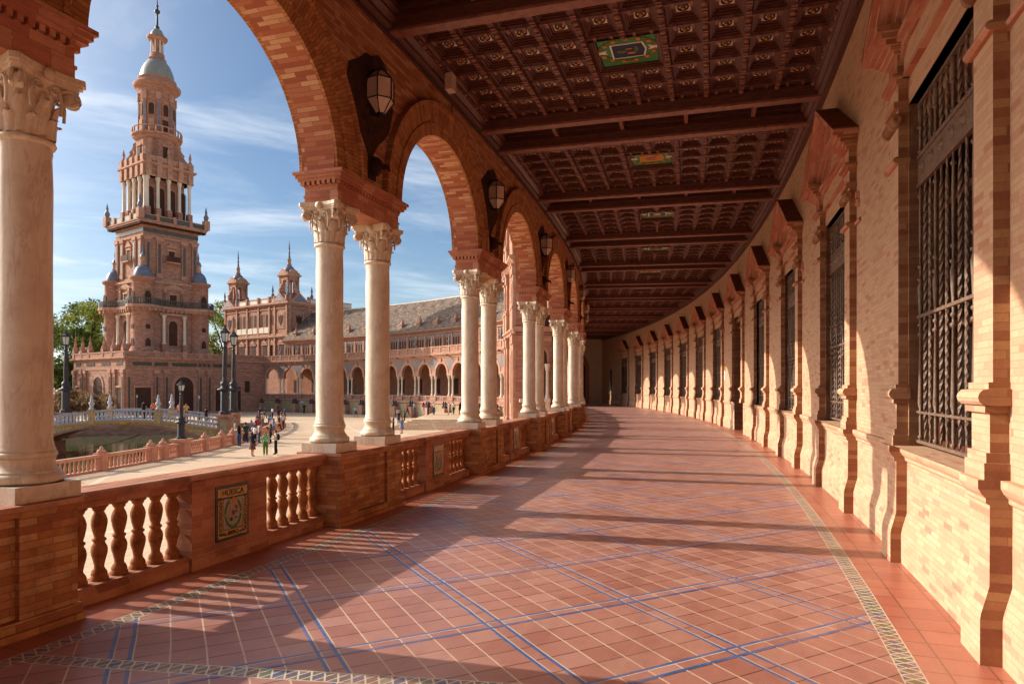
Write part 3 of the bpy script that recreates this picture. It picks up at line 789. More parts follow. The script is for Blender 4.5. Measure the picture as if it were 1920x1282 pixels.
bal_x = [1.86 + i * .183 for i in range(6)] ; bal_x2 = [3.97 + i * .185 for i in range(6)]
def balustrade(k):
    t = P0 + k * DA; b = empty('balustrade', at(RP, t), rz(t))
    def bp(mb, name, mats): return mb.build(name, mats, b, R=RP)
    mb = MB(); mb.sweepx([(YB0+.03, .0), (YB0, .0), (YB0, .10), (YB0 + .02, .125), (YB1 - .02, .125), (YB1, .10), (YB1 + .015, .09), (YB1 + .015, -.01)], 1.57, BP, 0, 4); bp(mb, 'sill', [M['railbrick']])
    mb = MB(); mb.sweepx([(YB0+.02, .728), (YB1 - .02, .728), (YB1, .74), (YB1, .775), (YB1 + .02, .785), (YB1 + .03, .80), (YB1 + .055, .815), (YB1 + .055, .848), (YB1 + .03, .862), (YB0 - .03, .862), (YB0 - .05, .848), (YB0 - .05, .81), (YB0, .76), (YB0 + .02, .728)], 1.62, BP + .02, 0, 4, sm=False); bp(mb, 'rail', [M['railbrick']])
    mb = MB(); mb.box(PX0, PX1, YB0 + .01, YB1 + .03, .02, .74, 0); mb.box(PX0 - .015, PX1 + .015, YB0, YB1 + .045, .0, .11, 0); mb.box(PX0 - .015, PX1 + .015, YB0, YB1 + .045, .72, .80, 0); bp(mb, 'panel', [M['railbrick']])
    return b
protob = None
bmesh0 = None
BALK = [k for k in range(-2, 12)]
names_ = {-2: 'brick balustrade beyond the left edge of the picture, nearest of all', -1: 'brick balustrade with the yellow HUESCA tile plaque, nearest and largest', 0: 'second brick balustrade from the viewer, right of the two big columns, with a framed plaque',
          1: 'third brick balustrade from the viewer, below the open bright brick front', 2: 'fourth brick balustrade from the viewer along the gallery'}
words = ['fifth', 'sixth', 'seventh', 'eighth', 'ninth', 'tenth', 'eleventh', 'twelfth', 'thirteenth', 'fourteenth']
ycorr = YB1 + .03
for k in BALK:
    b = balustrade(k)
    tag(b, names_.get(k) or (words[k-3] + ' brick balustrade from the viewer, far along the curving gallery'), 'balustrade', 'balustrades between the gallery piers')
    for s in bal_x + bal_x2:
        if bmesh0 is None:
            o = baluster_mesh().build('baluster', [M['terracotta']], b); bmesh0 = o.data
        else:
            o = bpy.data.objects.new('baluster', bmesh0); C.objects.link(o); o.parent = b
        a = s / RP; yy = (YB0 + YB1) / 2
        o.location = (-(RP + yy) * sin(a), (RP + yy) * cos(a) - RP, 0); o.rotation_euler = (0, 0, R_.uniform(0, 3))
    if k in (-1, 0, 1, 2, 3):
        # ceramic plaque: frame, bands, arms.   drawn in bent space, front faces +y (the corridor)
        xm = (PX0 + PX1) / 2; hw = .225; zb, zt = .19, .715
        mb = MB(); y = ycorr
        def rect(x0, x1, z0, z1, dy, m): mb.box(x0, x1, y - .01, y + dy, z0, z1, m)
        rect(xm - hw, xm + hw, zb, zt, .008, 0)
        rect(xm - hw + .025, xm + hw - .025, zt - .115, zt - .03, .012, 1)
        rect(xm - hw + .025, xm + hw - .025, zb + .03, zb + .095, .012, 1)
        rect(xm - hw + .025, xm - hw + .088, zb + .095, zt - .13, .012, 1); rect(xm + hw - .088, xm + hw - .025, zb + .095, zt - .13, .012, 1)
        rect(xm - hw + .095, xm + hw - .095, zb + .105, zt - .13, .013, 2)
        pq = mb.build('tile_plaque', [M['tileblue'], M['tileyellow'], M['tilegrey']], b, R=RP)
        # arms
        mb = MB(); cz = (zb + zt) / 2 - .01; yf = y + .014
        def blob(cx_, cz_, a, b_, m, dy, n=14, rot=0, shape=None):
            if shape: P = [(cx_ + u, cz_ + v) for u, v in shape]
            else: P = [(cx_ + a*cos(2*pi*i/n)*cos(rot) - b_*sin(2*pi*i/n)*sin(rot), cz_ + a*cos(2*pi*i/n)*sin(rot) + b_*sin(2*pi*i/n)*cos(rot)) for i in range(n)]
            mb.prism(P, yf + dy, yf - .002, m)
        for i in range(30):
            a_ = 2*pi*i/30
            if abs(a_ - pi/2) > .3: blob(xm + .105*cos(a_), cz + .135*sin(a_), .024, .012, 0, .001, 8, a_ + 1.1)
        sh = [(-.07, .085), (.07, .085), (.07, -.03), (.055, -.075), (0, -.105), (-.055, -.075), (-.07, -.03)]
        blob(xm, cz, 0, 0, 1, .002, shape=sh)
        blob(xm + .035, cz + .04, 0, 0, 2, .003, shape=[(-.03, .04), (.03, .04), (.03, -.04), (-.03, -.04)])
        for d in (-.016, 0, .016): blob(xm - .035 + d, cz + .0, .005, .06, 2, .004, 6)
        for d in (-.03, .03): blob(xm + .035, cz - .02 + d, .03, .009, 3, .005, 6)
        blob(xm + .04, cz + .05, .016, .02, 3, .006, 6); blob(xm, cz, .022, .026, 4, .006); blob(xm - .03, cz - .06, .02, .02, 5, .006, 5)
        blob(xm, cz + .125, 0, 0, 2, .003, shape=[(-.055, -.02), (.055, -.02), (.06, .02), (.03, .005), (0, .03), (-.03, .005), (-.06, .02)])
        for d in (-.1, .1): blob(xm + d, cz - .01, .018, .014, 1, .004, 5)
        am = mb.build('coat_of_arms', [M['leaf'], M['tilegrey'], M['orange'], M['crimson'], M['blue'], M['black']], pq, R=RP)
        for v in am.data.vertices: pass
        if k == -1:
            a = xm / RP
            # text in the unbent frame at the plaque centre; seen from the corridor, +s runs to the right
            f = empty('plaque_text', (0,0,0)); bpy.data.objects.remove(f)
            def T(body, size, x, z, rot=0, sx=1.):
                me = txt(body, size, 'lettering', .0012); c, s_ = cos(rot), sin(rot)
                for v in me.vertices:
                    p, q, d = v.co[0]*sx, v.co[1], v.co[2]; p, q = p*c - q*s_, p*s_ + q*c
                    ss = xm + x + p; r = y + .013 + abs(d); v.co = (-(RP + r) * sin(ss / RP), (RP + r) * cos(ss / RP) - RP, z + q)
                me.materials.clear(); me.materials.append(M['black']); o = bpy.data.objects.new('lettering', me); C.objects.link(o); o.parent = pq
            T('HUESCA', .075, -.0, zt - .073, 0, 1.05); T('IBERO', .055, 0, zb + .062); T('EXPOSICION', .06, -hw + .053, (zb + zt)/2 - .02, -pi/2, 1.02); T('AMERICANA', .06, hw - .053, (zb + zt)/2 - .02, pi/2, 1.02)
            mb = MB(); y2 = y + .012
            for sg in (-1, 1):
                for i in range(4): 
                    cx_ = xm + sg * (.105 + i * .024); P = [(cx_ + .013*cos(j), zb + .062 + .014 * (1 if i % 2 else -1) * .3 + .011*sin(j)) for j in [q*pi/3 for q in range(6)]]
                    mb.prism(P, y2 + .002, y2 - .001, 0)
            mb.build('scroll_ornament', [M['black']], pq, R=RP)

# ------------------------------------------------------------------ wall lanterns over the paired columns
def lantern():
    r = empty('wall_lantern')
    mb = MB(); rr = random.Random(3)
    P = [(-.20, 6.02), (-.10, 6.06), (.0, 6.0), (.10, 5.93), (.2, 5.82), (.30, 5.66), (.33, 5.5), (.34, 5.36), (.30, 5.22), (.28, 5.1), (.21, 4.98), (.13, 4.85), (.07, 4.72), (.0, 4.6), (-.06, 4.72), (-.12, 4.84), (-.2, 4.98), (-.27, 5.1), (-.31, 5.25), (-.33, 5.5), (-.30, 5.72), (-.28, 5.9)]
    P = [(x * 1.75 + rr.uniform(-.04, .04), z + rr.uniform(-.04, .04)) for x, z in P]
    mb.prism(P, .006, -.03, 0)
    for i in range(16):
        a = rr.uniform(0, 6.28); q = rr.uniform(.05, .2); x, z = q * cos(a), 5.42 + q * 2.2 * sin(a)
        d = MB(); d.lathe([(.02, 0), (.045, .0), (.035, .018), (.01, .028)], 8); mb.add(d, lambda p: (x + p[0], -.004 + p[2], z + p[1] * 1.4))
    mb.build('back_plate', [M['soot']], r)
    zz = [(.07, 5.745), (.185, 5.63), (.185, 5.37), (.06, 5.20)]
    cyy = .13
    g = MB(); g.lathe([(a * .96, z) for a, z in zz], 6, 0, cyy, 0, False, a0=.3); g.build('glass', [M['lampglass']], r)
    f = MB()
    rows = [[(a * cos(.3 + q*pi/3), cyy + a * sin(.3 + q*pi/3), z) for q in range(6)] for a, z in zz]
    for row in rows:
        for q in range(6): f.tube([row[q], row[(q+1) % 6]], .009, 4, 0, False)
    for q in range(6): f.tube([row[q] for row in rows], .010, 4, 0, False)
    f.lathe([(.03, 5.16), (.045, 5.20), (.03, 5.21)], 8, 0, cyy); f.lathe([(.05, 5.74), (.06, 5.755), (.03, 5.79), (.012, 5.81)], 8, 0, cyy)
    for z in (5.76, 5.19): f.tube([(0, cyy, z), (0, -.03, z + .02)], .014, 6)
    f.build('iron_frame', [M['irond']], r)
    h = MB(); h.lathe([(.03, 4.40), (.07, 4.45), (.085, 4.53), (.075, 4.60), (.03, 4.64)], 10, 0, .07); h.box(-.09, .09, -.05, .02, 4.36, 4.68); h.tube([(0, .1, 4.52), (0, .24, 4.50), (0, .27, 4.44)], [.04, .03, .012], 6)
    h.build('carved_head', [M['soot']], r)
    return r
ln = lantern()
lab = {0: 'large faceted wall lantern above the two big columns, nearest', 1: 'second faceted wall lantern, over the second pair of columns', 2: 'third wall lantern along the arcade, over the third column pair'}
for i, k in enumerate([0, 1, 2, 3, 4, 5, 6, 7, 8]):
    t = P0 + k * DA + .88 / RP; L = at(RP - .06, t)
    o = ln if i == 0 else copy_tree(ln, None)
    o.location = L; o.rotation_euler = (0, 0, rz(t))
    tag(o, lab.get(k) or ('small ' + words[k-1].replace('th','th') + ' wall lantern far along the arcade'), 'lantern', 'faceted lanterns on the arcade wall')
for i, k in enumerate(range(3, 9)): pass

# small beige box fixed to the cornice
def cornice_fitting(k, s, lab_):
    t = P0 + k * DA + s / RP; r = empty('cornice_box', at(RP + .15, t), rz(t)); tag(r, lab_, 'cornice_box')
    mb = MB(); mb.box(-.09, .09, -.02, .10, 6.36, 6.62, 0); mb.build('housing', [M['lampglass']], r)
    mb = MB(); mb.tube([(0, .04, 6.58), (0, -.05, 6.66), (0, -.12, 6.66)], .018, 6); mb.box(-.04, .04, -.2, -.1, 6.55, 6.72); mb.build('bracket', [M['irond']], r)
cornice_fitting(0, 3.0, 'small beige box fixed to the dark wooden cornice above the second arch')
# electric cable along the cornice with a drop to the second arch
mb = MB()
mb.tube([(BP * -2 + i * .55, .02 + .004 * sin(i * 1.7), 6.425 - .01 * abs(sin(i * .9))) for i in range(60)], .009, 5)
mb.tube([(3.62, -.035, 6.43), (3.63, -.04, 6.28), (3.62, -.02, 6.18)], .008, 5)
cb_ = mb.build('cable', [M['irond']], None, R=RP, loc=at(RP, P0), rz=rz(P0)); tag(cb_, 'thin dark electric cable running under the wooden cornice over the arches', 'cable')
# poster beside the door
t = T0 + 4.95 * DA
mb = MB(); mb.box(-.15, .15, -.01, .0, 1.95, 2.35, 0); mb.box(-.15, .15, -.012, .0, 2.37, 2.62, 1); 
po = mb.build('poster', [M['white'], M['tileyellow']], None, loc=at(RW + .15, t), rz=rz(t)); tag(po, 'small yellow and white notice on the cream wall just before the brown doorway', 'poster')
# bird spikes on the impost above the foreground column
t = P0 - 1 * DA + 1.60 / RP
mb = MB(); mb.box(-.2, .22, -.02, .02, 4.228, 4.236)
for i in range(14):
    x = -.2 + i * .032; mb.tube([(x, 0, 4.236), (x + R_.uniform(-.05, .02), R_.uniform(-.05, .05), 4.35)], .0013, 3, 0, False)
bs = mb.build('bird_spikes', [M['irond']], None, loc=at(RP - .26, t), rz=rz(t)); tag(bs, 'thin metal bird spikes on the brick impost at the top left corner', 'bird spikes')
# ------------------------------------------------------------------ background materials
fb = [(0, ld('#ba8064', .78)), (.3, ld('#ae755a', .78)), (.55, ld('#c48d70', .78)), (.8, ld('#a66c54', .78))]
M['fbrick'] = brick_mat('distant_brick', fb, lin('#b58a70'), .6, .18, .02, dirt=lin('#8a5846'), dirt_amt=.45, bump=.2, dist=.02)
M['fmould'] = plain_mat('distant_brick_trim', ld('#cb9777', .8), .85, .2, 0, .16, 1.2, .2, dark=ld('#a06a50', .8))
M['fdark'] = plain_mat('distant_dark_opening', lin('#54382c'), .8, .2, 0, .2, 1, 0)
M['finner'] = plain_mat('distant_gallery_plaster', lin('#b98468'), .9, .2, 0, .2, 1, 0)
M['fwhite'] = plain_mat('distant_marble', lin('#e2d3c0'), .6, .3, 0, .1, 1, 0)
M['fgreen'] = plain_mat('dark_green_tile_strip', lin('#5c574a'), .4, .4, 0, .3, 3, .1)
M['fblue'] = plain_mat('blue_grey_dome_tile', lin('#7d7f80'), .4, .4, 0, .3, 2.2, .1, dark=lin('#4f5f86'))
M['fspan'] = plain_mat('faded_spandrel_tiles', lin('#8c8378'), .5, .3, 0, .3, 3, 0, dark=lin('#5f6470'))
M['fdome'] = plain_mat('pale_dome_tile', lin('#918c80'), .35, .5, 0, .3, 1.6, .1, dark=lin('#767e80'))
M['fspire'] = plain_mat('dark_spire', lin('#4a4448'), .5, .4, .2, .2, 2, 0)
def roof_mat():
    t = NT('mottled_roof_tiles'); uv = t.coord('UV'); u, v, _ = t.xyz(uv); i, j = (u/.34).fl(), (v/.30).fl()
    r = t.white(t.comb(i, j, 1)); c = t.ramp(r, [(0, lin('#6d5c50')), (.3, lin('#7d6b5c')), (.55, lin('#5c504b')), (.78, lin('#8f7d69')), (.92, lin('#4c3d38'))], 'CONSTANT')
    n = t.noise(uv, .7, 4); c = t.mix(t.ramp(n, [(.4, 0.), (.7, .2)]), c, lin('#8f6b55'))
    t.bump((u/.34 - i - .5).ab(), .5, .03); return t.base(c, .85, .2)
M['roof'] = roof_mat()
def mural():
    t = NT('painted_tile_mural'); v = t.coord('Object'); n = t.noise(v, 2.2, 4, .6); m_ = t.noise(v, 9, 3)
    c = t.ramp(n, [(.3, lin('#5f6f80')), (.42, lin('#8f8f7a')), (.5, lin('#b59a60')), (.6, lin('#a3a597')), (.7, lin('#5b5348'))])
    c = t.mix(t.ramp(m_, [(.45, 0.), (.7, .5)]), c, lin('#7d5f48')); return t.base(c, .4, .4)
M['mural'] = mural()
def bridge_tile():
    t = NT('bridge_painted_tiles'); v = t.coord('UV'); n = t.noise(v, 3.2, 3, .6, 1.5); m_ = t.noise(v, 7.5, 3, .5)
    c = t.ramp(n, [(.38, lin('#5f7d90')), (.46, lin('#cda24e')), (.52, lin('#d7ba7c')), (.58, lin('#b9783c')), (.66, lin('#6f8f7c'))])
    c = t.mix(t.ramp(m_, [(.5, 0.), (.62, .6)]), c, lin('#c9a86c')); return t.base(c, .35, .5)
M['btile'] = bridge_tile()
M['pinkstone'] = plain_mat('pink_terracotta_balustrade', lin('#d8a78b'), .8, .2, 0, .15, 3, .2, dark=lin('#b9826a'))
def ground_mat():
    t = NT('plaza_paving'); v = t.coord('Object'); x, y, z = t.xyz(v); n = t.noise(v, .12, 5, .6); m_ = t.noise(v, 2.5, 5, .65)
    c = t.mix(t.ramp(n, [(.35, 0.), (.65, 1.)]), lin('#c9ab8b'), lin('#d9bfa1'))
    fx = (x / .42).mod(1.); fy = (y / .42).mod(1.); l = (fx.lt(.07)).mx(fy.lt(.07)); c = t.mix(l * .55, c, lin('#9c7a5e'))
    bx = ((x + y * .35) / 9.).mod(1.); by = ((y - x * .35) / 9.).mod(1.); b = (bx.lt(.035)).mx(by.lt(.035)); c = t.mix(b * .5, c, lin('#e9d6bd'))
    c = t.mix(t.ramp(m_, [(.5, 0.), (.75, .3)]), c, lin('#b08f72')); return t.base(c, .8, .25)
M['ground'] = ground_mat()
def water_mat():
    t = NT('green_canal_water'); v = t.coord('Object'); n = t.noise(t.map(v, (1, 2.2, 1)), 2.2, 4, .6); t.bump(n, .07, .04)
    return t.base(lin('#4a5236'), .04, .5)
M['water'] = water_mat()

# ------------------------------------------------------------------ plaza ground with the canal cut out of it (polar sheet round the arcade centre)
ZP = -3.1
def arcpts(R, t0, t1, n): return [(CX + R*cos(t0 + (t1-t0)*i/n), CY + R*sin(t0 + (t1-t0)*i/n)) for i in range(n+1)]
TC0, TC1, RC0, RC1, TCB, RCB = -.75, .40, 93.5, 110., .125, 72.
mb = MB()
def ringcell(r0, r1, t0, t1, n, z=ZP):
    A, B = arcpts(r0, t0, t1, n), arcpts(r1, t0, t1, n)
    for i in range(n): mb.face([A[i]+(z,), B[i]+(z,), B[i+1]+(z,), A[i+1]+(z,)])
ringcell(.01, RCB, -pi, pi, 60); ringcell(RCB, RC0, TC1, TCB + 2*pi, 60); ringcell(RC1, 600, -pi, pi, 90); ringcell(600, 4000, -pi, pi, 60)
ringcell(RC0, RC1, TC1, TC0 + 2*pi, 60)
g = mb.build('plaza_ground', M['ground']); tag(g, kind='structure')
mb = MB(); ringcell(RC0 - .2, RC1 + .2, TC0 - .01, TC1 + .01, 60, -4.3); ringcell(RCB - .2, RC0, TCB - .01, TC1 + .01, 20, -4.3); wt = mb.build('canal_water', M['water']); tag(wt, kind='structure')
mb = MB()
for R, ta, tb_ in ((RC0, TC0, TCB), (RCB, TCB, TC1), (RC1, TC0, TC1)):
    P = arcpts(R, ta, tb_, 50)
    for a, b in zip(P, P[1:]): mb.face([a+(-6,), b+(-6,), b+(ZP,), a+(ZP,)])
for t, ra, rb in ((TC0, RC0, RC1), (TC1, RCB, RC1), (TCB, RCB, RC0)):
    a, b = (CX + ra*cos(t), CY + ra*sin(t)), (CX + rb*cos(t), CY + rb*sin(t)); mb.face([a+(-6,), b+(-6,), b+(ZP,), a+(ZP,)])
cw = mb.build('canal_wall', M['fbrick']); tag(cw, kind='structure')

# ------------------------------------------------------------------ canal balustrade
def small_baluster():
    mb = MB(); mb.lathe([(.07, .12), (.075, .16), (.045, .2), (.085, .38), (.05, .55), (.04, .66), (.06, .72), (.075, .76)], 8); return mb
sbm = None
def canal_bal(t0, t1, R, label, nb, zb=ZP, fin=(True, True), grp='canal balustrades'):
    global sbm
    t = t0; b = empty('canal_balustrade', (CX + R*cos(t), CY + R*sin(t), zb), rz(t)); L = (t1 - t0) * R
    tag(b, label, 'balustrade', grp)
    mb = MB(); mb.sweepx([(-.17, 0), (-.17, .12), (.17, .12), (.17, 0)], .25, L - .25, 0, 3); mb.build('base_rail', [M['pinkstone']], b, R=R)
    mb = MB(); mb.sweepx([(-.15, .76), (-.19, .80), (-.19, .90), (-.14, .94), (.14, .94), (.19, .90), (.19, .80), (.15, .76), (-.15, .76)], .25, L - .25, 0, 3)
    mb.build('hand_rail', [M['pinkstone']], b, R=R)
    for i in range(nb):
        s = .25 + (L - .5) * (i + .5) / nb
        if sbm is None: o = small_baluster().build('baluster', [M['pinkstone']], b); sbm = o.data
        else: o = bpy.data.objects.new('baluster', sbm); C.objects.link(o); o.parent = b
        o.location = (-R * sin(s/R), R*cos(s/R) - R, 0)
    mb = MB(); mb.box(-.25, .25, -.25, .25, 0, .95, 0); mb.box(-.29, .29, -.29, .29, .0, .14, 0); mb.box(-.30, .30, -.30, .30, .90, 1.02, 0)
    p = mb.build('post', [M['pinkstone']], b)
    if fin[0]:
        mb = MB(); mb.lathe([(.2, 1.02), (.26, 1.08), (.22, 1.18), (.1, 1.24), (.12, 1.28), (.06, 1.38), (.02, 1.42)], 10); mb.build('finial', [M['pinkstone']], p)
    return b
Zs = [(30.2, 11, 1), (34.6, 12, 1), (39.0, 12, 1), (43.6, 3, 1), (45.0, 7, 1), (47.3, 10, 0), (50.8, 9, 1), (53.9, 7, 1), (56.3, 7, 1), (59.0, 0, 0)]
nm = ['nearest, half hidden by the foreground column', 'leftmost in view beside the big column', 'left of the small gap in the railing', 'short piece beside the gap', 'just left of the canal street lamp', 'just right of the canal street lamp', 'second one right of the canal lamp', 'third one right of the canal lamp', 'last one against the bridge pedestal']
for i in range(9):
    a, b_ = math.asin((Zs[i][0] - CY) / 110.4), math.asin((Zs[i+1][0] - CY) / 110.4)
    canal_bal(a, b_, 110.4, 'pink stone canal balustrade, ' + nm[i], Zs[i][1], fin=(Zs[i][2], 1))
for i in range(5):
    a = .125 + i * .055; canal_bal(a, a + .055, 110.4, 'pink canal balustrade beyond the bridge, ' + ['first', 'second', 'third', 'fourth', 'fifth', 'sixth', 'seventh'][i] + ' from it', 12, grp='canal balustrades beyond the bridge')
for i in range(2):
    a = -.08 + i * .09; canal_bal(a, a + .07, 93.2, 'pink balustrade on the far canal bank, ' + ['first', 'second', 'third', 'fourth', 'fifth', 'sixth', 'seventh', 'eighth'][i] + ' from the left', 12, grp='canal balustrades on the far bank')

# ------------------------------------------------------------------ tiled bridge
BL, BWD = 8.42, 4.7
br = empty('tiled_bridge', (-33.7, 59.45, 0), atan2(1.1, 16.8)); tag(br, 'arched ceramic tiled bridge with white and blue balusters over the canal', 'bridge')
def zdeck(x): return -1.27 - .9 * (x / BL) ** 2
def zsof(x): return -4.6 + 2.87 * sqrt(max(0, 1 - (x / 8.25) ** 2))
mb = MB(); n = 40; LL_ = [-BL + 2*BL*i/n for i in range(n+1)]
for a, b_ in zip(LL_, LL_[1:]):
    for y in (0, BWD):
        mb.face([(a,y,zsof(a)), (b_,y,zsof(b_)), (b_,y,zdeck(b_) - .16), (a,y,zdeck(a) - .16)], 0)
        yy = y - .05 if y == 0 else y + .05
        mb.face([(a,yy,zsof(a)), (b_,yy,zsof(b_)), (b_,yy,zsof(b_) + .2), (a,yy,zsof(a) + .2)], 1); mb.face([(a,yy,zsof(a)), (b_,yy,zsof(b_)), (b_,y,zsof(b_)), (a,y,zsof(a))], 1); mb.face([(a,yy,zsof(a)+.2), (b_,yy,zsof(b_)+.2), (b_,y,zsof(b_)+.2), (a,y,zsof(a)+.2)], 1)
    mb.face([(a,0,zsof(a)), (b_,0,zsof(b_)), (b_,BWD,zsof(b_)), (a,BWD,zsof(a))], 1)
    mb.face([(a,0,zdeck(a)), (b_,0,zdeck(b_)), (b_,BWD,zdeck(b_)), (a,BWD,zdeck(a))], 2)
    for y0, y1 in ((-.10, .0), (BWD, BWD + .10)): 
        P = [(y0, -.16), (y0, .02), (y1, .02), (y1, -.16)]
        for p, q in zip(P, P[1:] + P[:1]): mb.face([(a, p[0], zdeck(a) + p[1]), (b_, p[0], zdeck(b_) + p[1]), (b_, q[0], zdeck(b_) + q[1]), (a, q[0], zdeck(a) + q[1])], 3)
for sg in (-1, 1): mb.box(sg*BL - 1.2 if sg < 0 else sg*BL, sg*BL if sg < 0 else sg*BL + 1.2, 0, BWD, -5, -2.4, 1)
d = MB(); d.lathe([(.4, 0), (.38, .08), (.1, .12)], 12); mb.add(d, lambda p: (p[0], -.02 - p[2], -1.52 + p[1] * .5), 3)
mb.build('arch_body', [M['btile'], M['fbrick'], M['ground'], M['tileyellow']], br)
cerw = plain_mat('white_blue_ceramic', lin('#d6d2cc'), .3, .5, 0, .3, 7, .1, dark=lin('#8f9ab0')); cerb = plain_mat('blue_white_rail', lin('#b4b4b8'), .3, .5, 0, .3, 5, .1, dark=lin('#7d87a0'))
bm = None
for y in (.05, BWD - .05):
    for z0, z1, w_, nm_ in ((0.0, .14, .14, 'lower_rail'), (.82, .96, .15, 'hand_rail')):
        mb = MB()
        for a, b_ in zip(LL_, LL_[1:]):
            P = [(y - w_, z0), (y - w_, z1), (y + w_, z1), (y + w_, z0)]
            for p, q in zip(P, P[1:] + P[:1]): mb.face([(a, p[0], zdeck(a) + p[1]), (b_, p[0], zdeck(b_) + p[1]), (b_, q[0], zdeck(b_) + q[1]), (a, q[0], zdeck(a) + q[1])], 0)
        mb.build(nm_, [cerb], br)
    n = 48
    for i in range(n):
        x = -BL + .5 + (2*BL - 1.) * i / (n - 1)
        if min(abs(x - 2.85), abs(x + 2.75)) < .3: continue
        if bm is None:
            mb = MB(); mb.lathe([(.075, .12), (.08, .2), (.045, .25), (.09, .4), (.1, .48), (.05, .6), (.045, .7), (.08, .76), (.08, .84)], 8); o = mb.build('baluster', [cerw], br); bm = o.data
        else: o = bpy.data.objects.new('baluster', bm); C.objects.link(o); o.parent = br
        o.location = (x, y, zdeck(x))
    for x in (-2.75, 2.85):
        z = zdeck(x); mb = MB(); mb.box(x - .24, x + .24, y - .2, y + .2, z - .15, z + 1.05, 0); mb.box(x - .28, x + .28, y - .24, y + .24, z + 1.0, z + 1.1, 0)
        p = mb.build('post', [M['btile']], br)
        mb = MB(); mb.lathe([(.2, 1.1), (.24, 1.2), (.1, 1.3), (.22, 1.5), (.26, 1.65), (.1, 1.8), (.16, 1.95), (.08, 2.1), (.1, 2.2), (.02, 2.4)], 10, x, y); 
        mb.V = [(a, b_, c_ + z) for a, b_, c_ in mb.V]; mb.build('finial', [cerw], p)
PED = []
for x in (-BL - .1, BL + .1):
    for y in (-.0, BWD):
        mb = MB(); mb.box(x - .55, x + .55, y - .55, y + .55, -4.4, -.8, 0); mb.box(x - .65, x + .65, y - .65, y + .65, -.95, -.72, 1); mb.box(x - .62, x + .62, y - .62, y + .62, -3.2, -2.9, 1)
        mb.box(x - .3, x + .3, y - .57, y - .54, -2.2, -1.1, 2); mb.build('end_pedestal', [M['fbrick'], M['fmould'], M['mural']], br)
mb = MB()
for i in range(6): mb.box(BL + .5 + i*.34, BL + .9 + i*.34 + .3, .5, BWD - .5, -3.4, -2.17 - i * .155, 0)
mb.build('steps', [M['ground']], br)

seen_ = set()
for o in br.children_recursive:                 # the two parapets are not quite square to the canal
    if abs(o.location.y) > 1e-6: o.location.x -= .17 * o.location.y
    elif o.data.name not in seen_:
        seen_.add(o.data.name)
        for v in o.data.vertices: v.co.x -= .17 * v.co.y
# ------------------------------------------------------------------ street lamps
M['lampiron'] = plain_mat('grey_cast_iron', lin('#3d3d40'), .5, .4, .1, .25, 3, .2)
M['lampglass2'] = plain_mat('pale_lamp_glass', lin('#c9d0cf'), .2, .5, 0, .1, 3, 0)
def lamp(H, loc, label, slim=1.):
    r = empty('street_lamp', loc); tag(r, label, 'street lamp', 'iron street lamps')
    h = H; w_ = H / 7.9 * slim
    mb = MB(); mb.lathe([(.50*w_, 0), (.50*w_, .03*h), (.36*w_, .04*h), (.34*w_, .24*h), (.30*w_, .255*h)], 8, sm=False, a0=pi/8); mb.lathe([(.30*w_, .25*h), (.62*w_, .27*h), (.66*w_, .28*h), (.40*w_, .29*h), (.30*w_, .31*h), (.34*w_, .33*h), (.38*w_, .345*h), (.30*w_, .36*h), (.18*w_, .37*h)], 12); mb.build('base', [M['lampiron']], r)
    mb = MB(); mb.lathe([(.20*w_, .365*h), (.22*w_, .375*h), (.17*w_, .39*h), (.21*w_, .42*h), (.145*w_, .72*h), (.13*w_, .735*h), (.2*w_, .745*h), (.12*w_, .755*h), (.1*w_, .77*h), (.16*w_, .78*h), (.06*w_, .79*h)], 12); mb.build('post', [M['lampiron']], r)
    mb = MB(); mb.lathe([(.22*w_, .805*h), (.34*w_, .90*h)], 6, sm=False); g_ = mb.build('glass', [M['lampglass2']], r)
    mb = MB(); mb.lathe([(.08*w_, .785*h), (.24*w_, .80*h), (.26*w_, .808*h), (.2*w_, .81*h)], 6, sm=False)
    mb.lathe([(.36*w_, .898*h), (.46*w_, .905*h), (.40*w_, .92*h), (.22*w_, .94*h), (.2*w_, .955*h), (.07*w_, .965*h), (.09*w_, .975*h), (.02*w_, 1.0*h)], 6, sm=False)
    for q in range(6): mb.tube([(.235*w_*cos(q*pi/3), .235*w_*sin(q*pi/3), .80*h), (.36*w_*cos(q*pi/3), .36*w_*sin(q*pi/3), .90*h)], .025*w_, 4)
    mb.build('lantern_frame', [M['lampiron']], r)
    return r
def brp(x, y, z):
    a = atan2(1.1, 16.8); x -= .17 * y; return (-33.7 + x*cos(a) - y*sin(a), 59.45 + x*sin(a) + y*cos(a), z)
lamp(7.9, brp(BL + .1, 0, -.72), 'tall iron street lamp on the near right bridge pedestal')
lamp(7.9, brp(BL + .1, BWD, -.72), 'tall iron street lamp on the far right bridge pedestal, right of its twin')
mb = MB(); mb.box(-.6, .6, -.6, .6, -.0, 2.3, 0); mb.box(-.7, .7, -.7, .7, 2.2, 2.38, 0)
pe2 = mb.build('lamp_pedestal', [M['fbrick']], None, loc=(-42.0, 64.4, -3.1)); tag(pe2, 'brick pedestal under the leftmost tall street lamp, beyond the bridge', 'pedestal')
lamp(7.9, (-42.0, 64.4, -.72), 'tall iron street lamp at the left end of the bridge, in front of trees')
lamp(7.9, brp(-BL - .1, 0, -.72), 'tall iron street lamp at the left end of the bridge, hidden by the big column')
pt = math.asin((47.3 - CY) / 110.4); L = (CX + 110.4*cos(pt), CY + 110.4*sin(pt), -3.1)
mb = MB(); mb.box(-.5, .5, -.45, .45, 0, 1.05, 0); mb.box(-.6, .6, -.55, .55, 1.02, 1.2, 0); mb.box(-.56, .56, -.5, .5, 0, .15, 0)
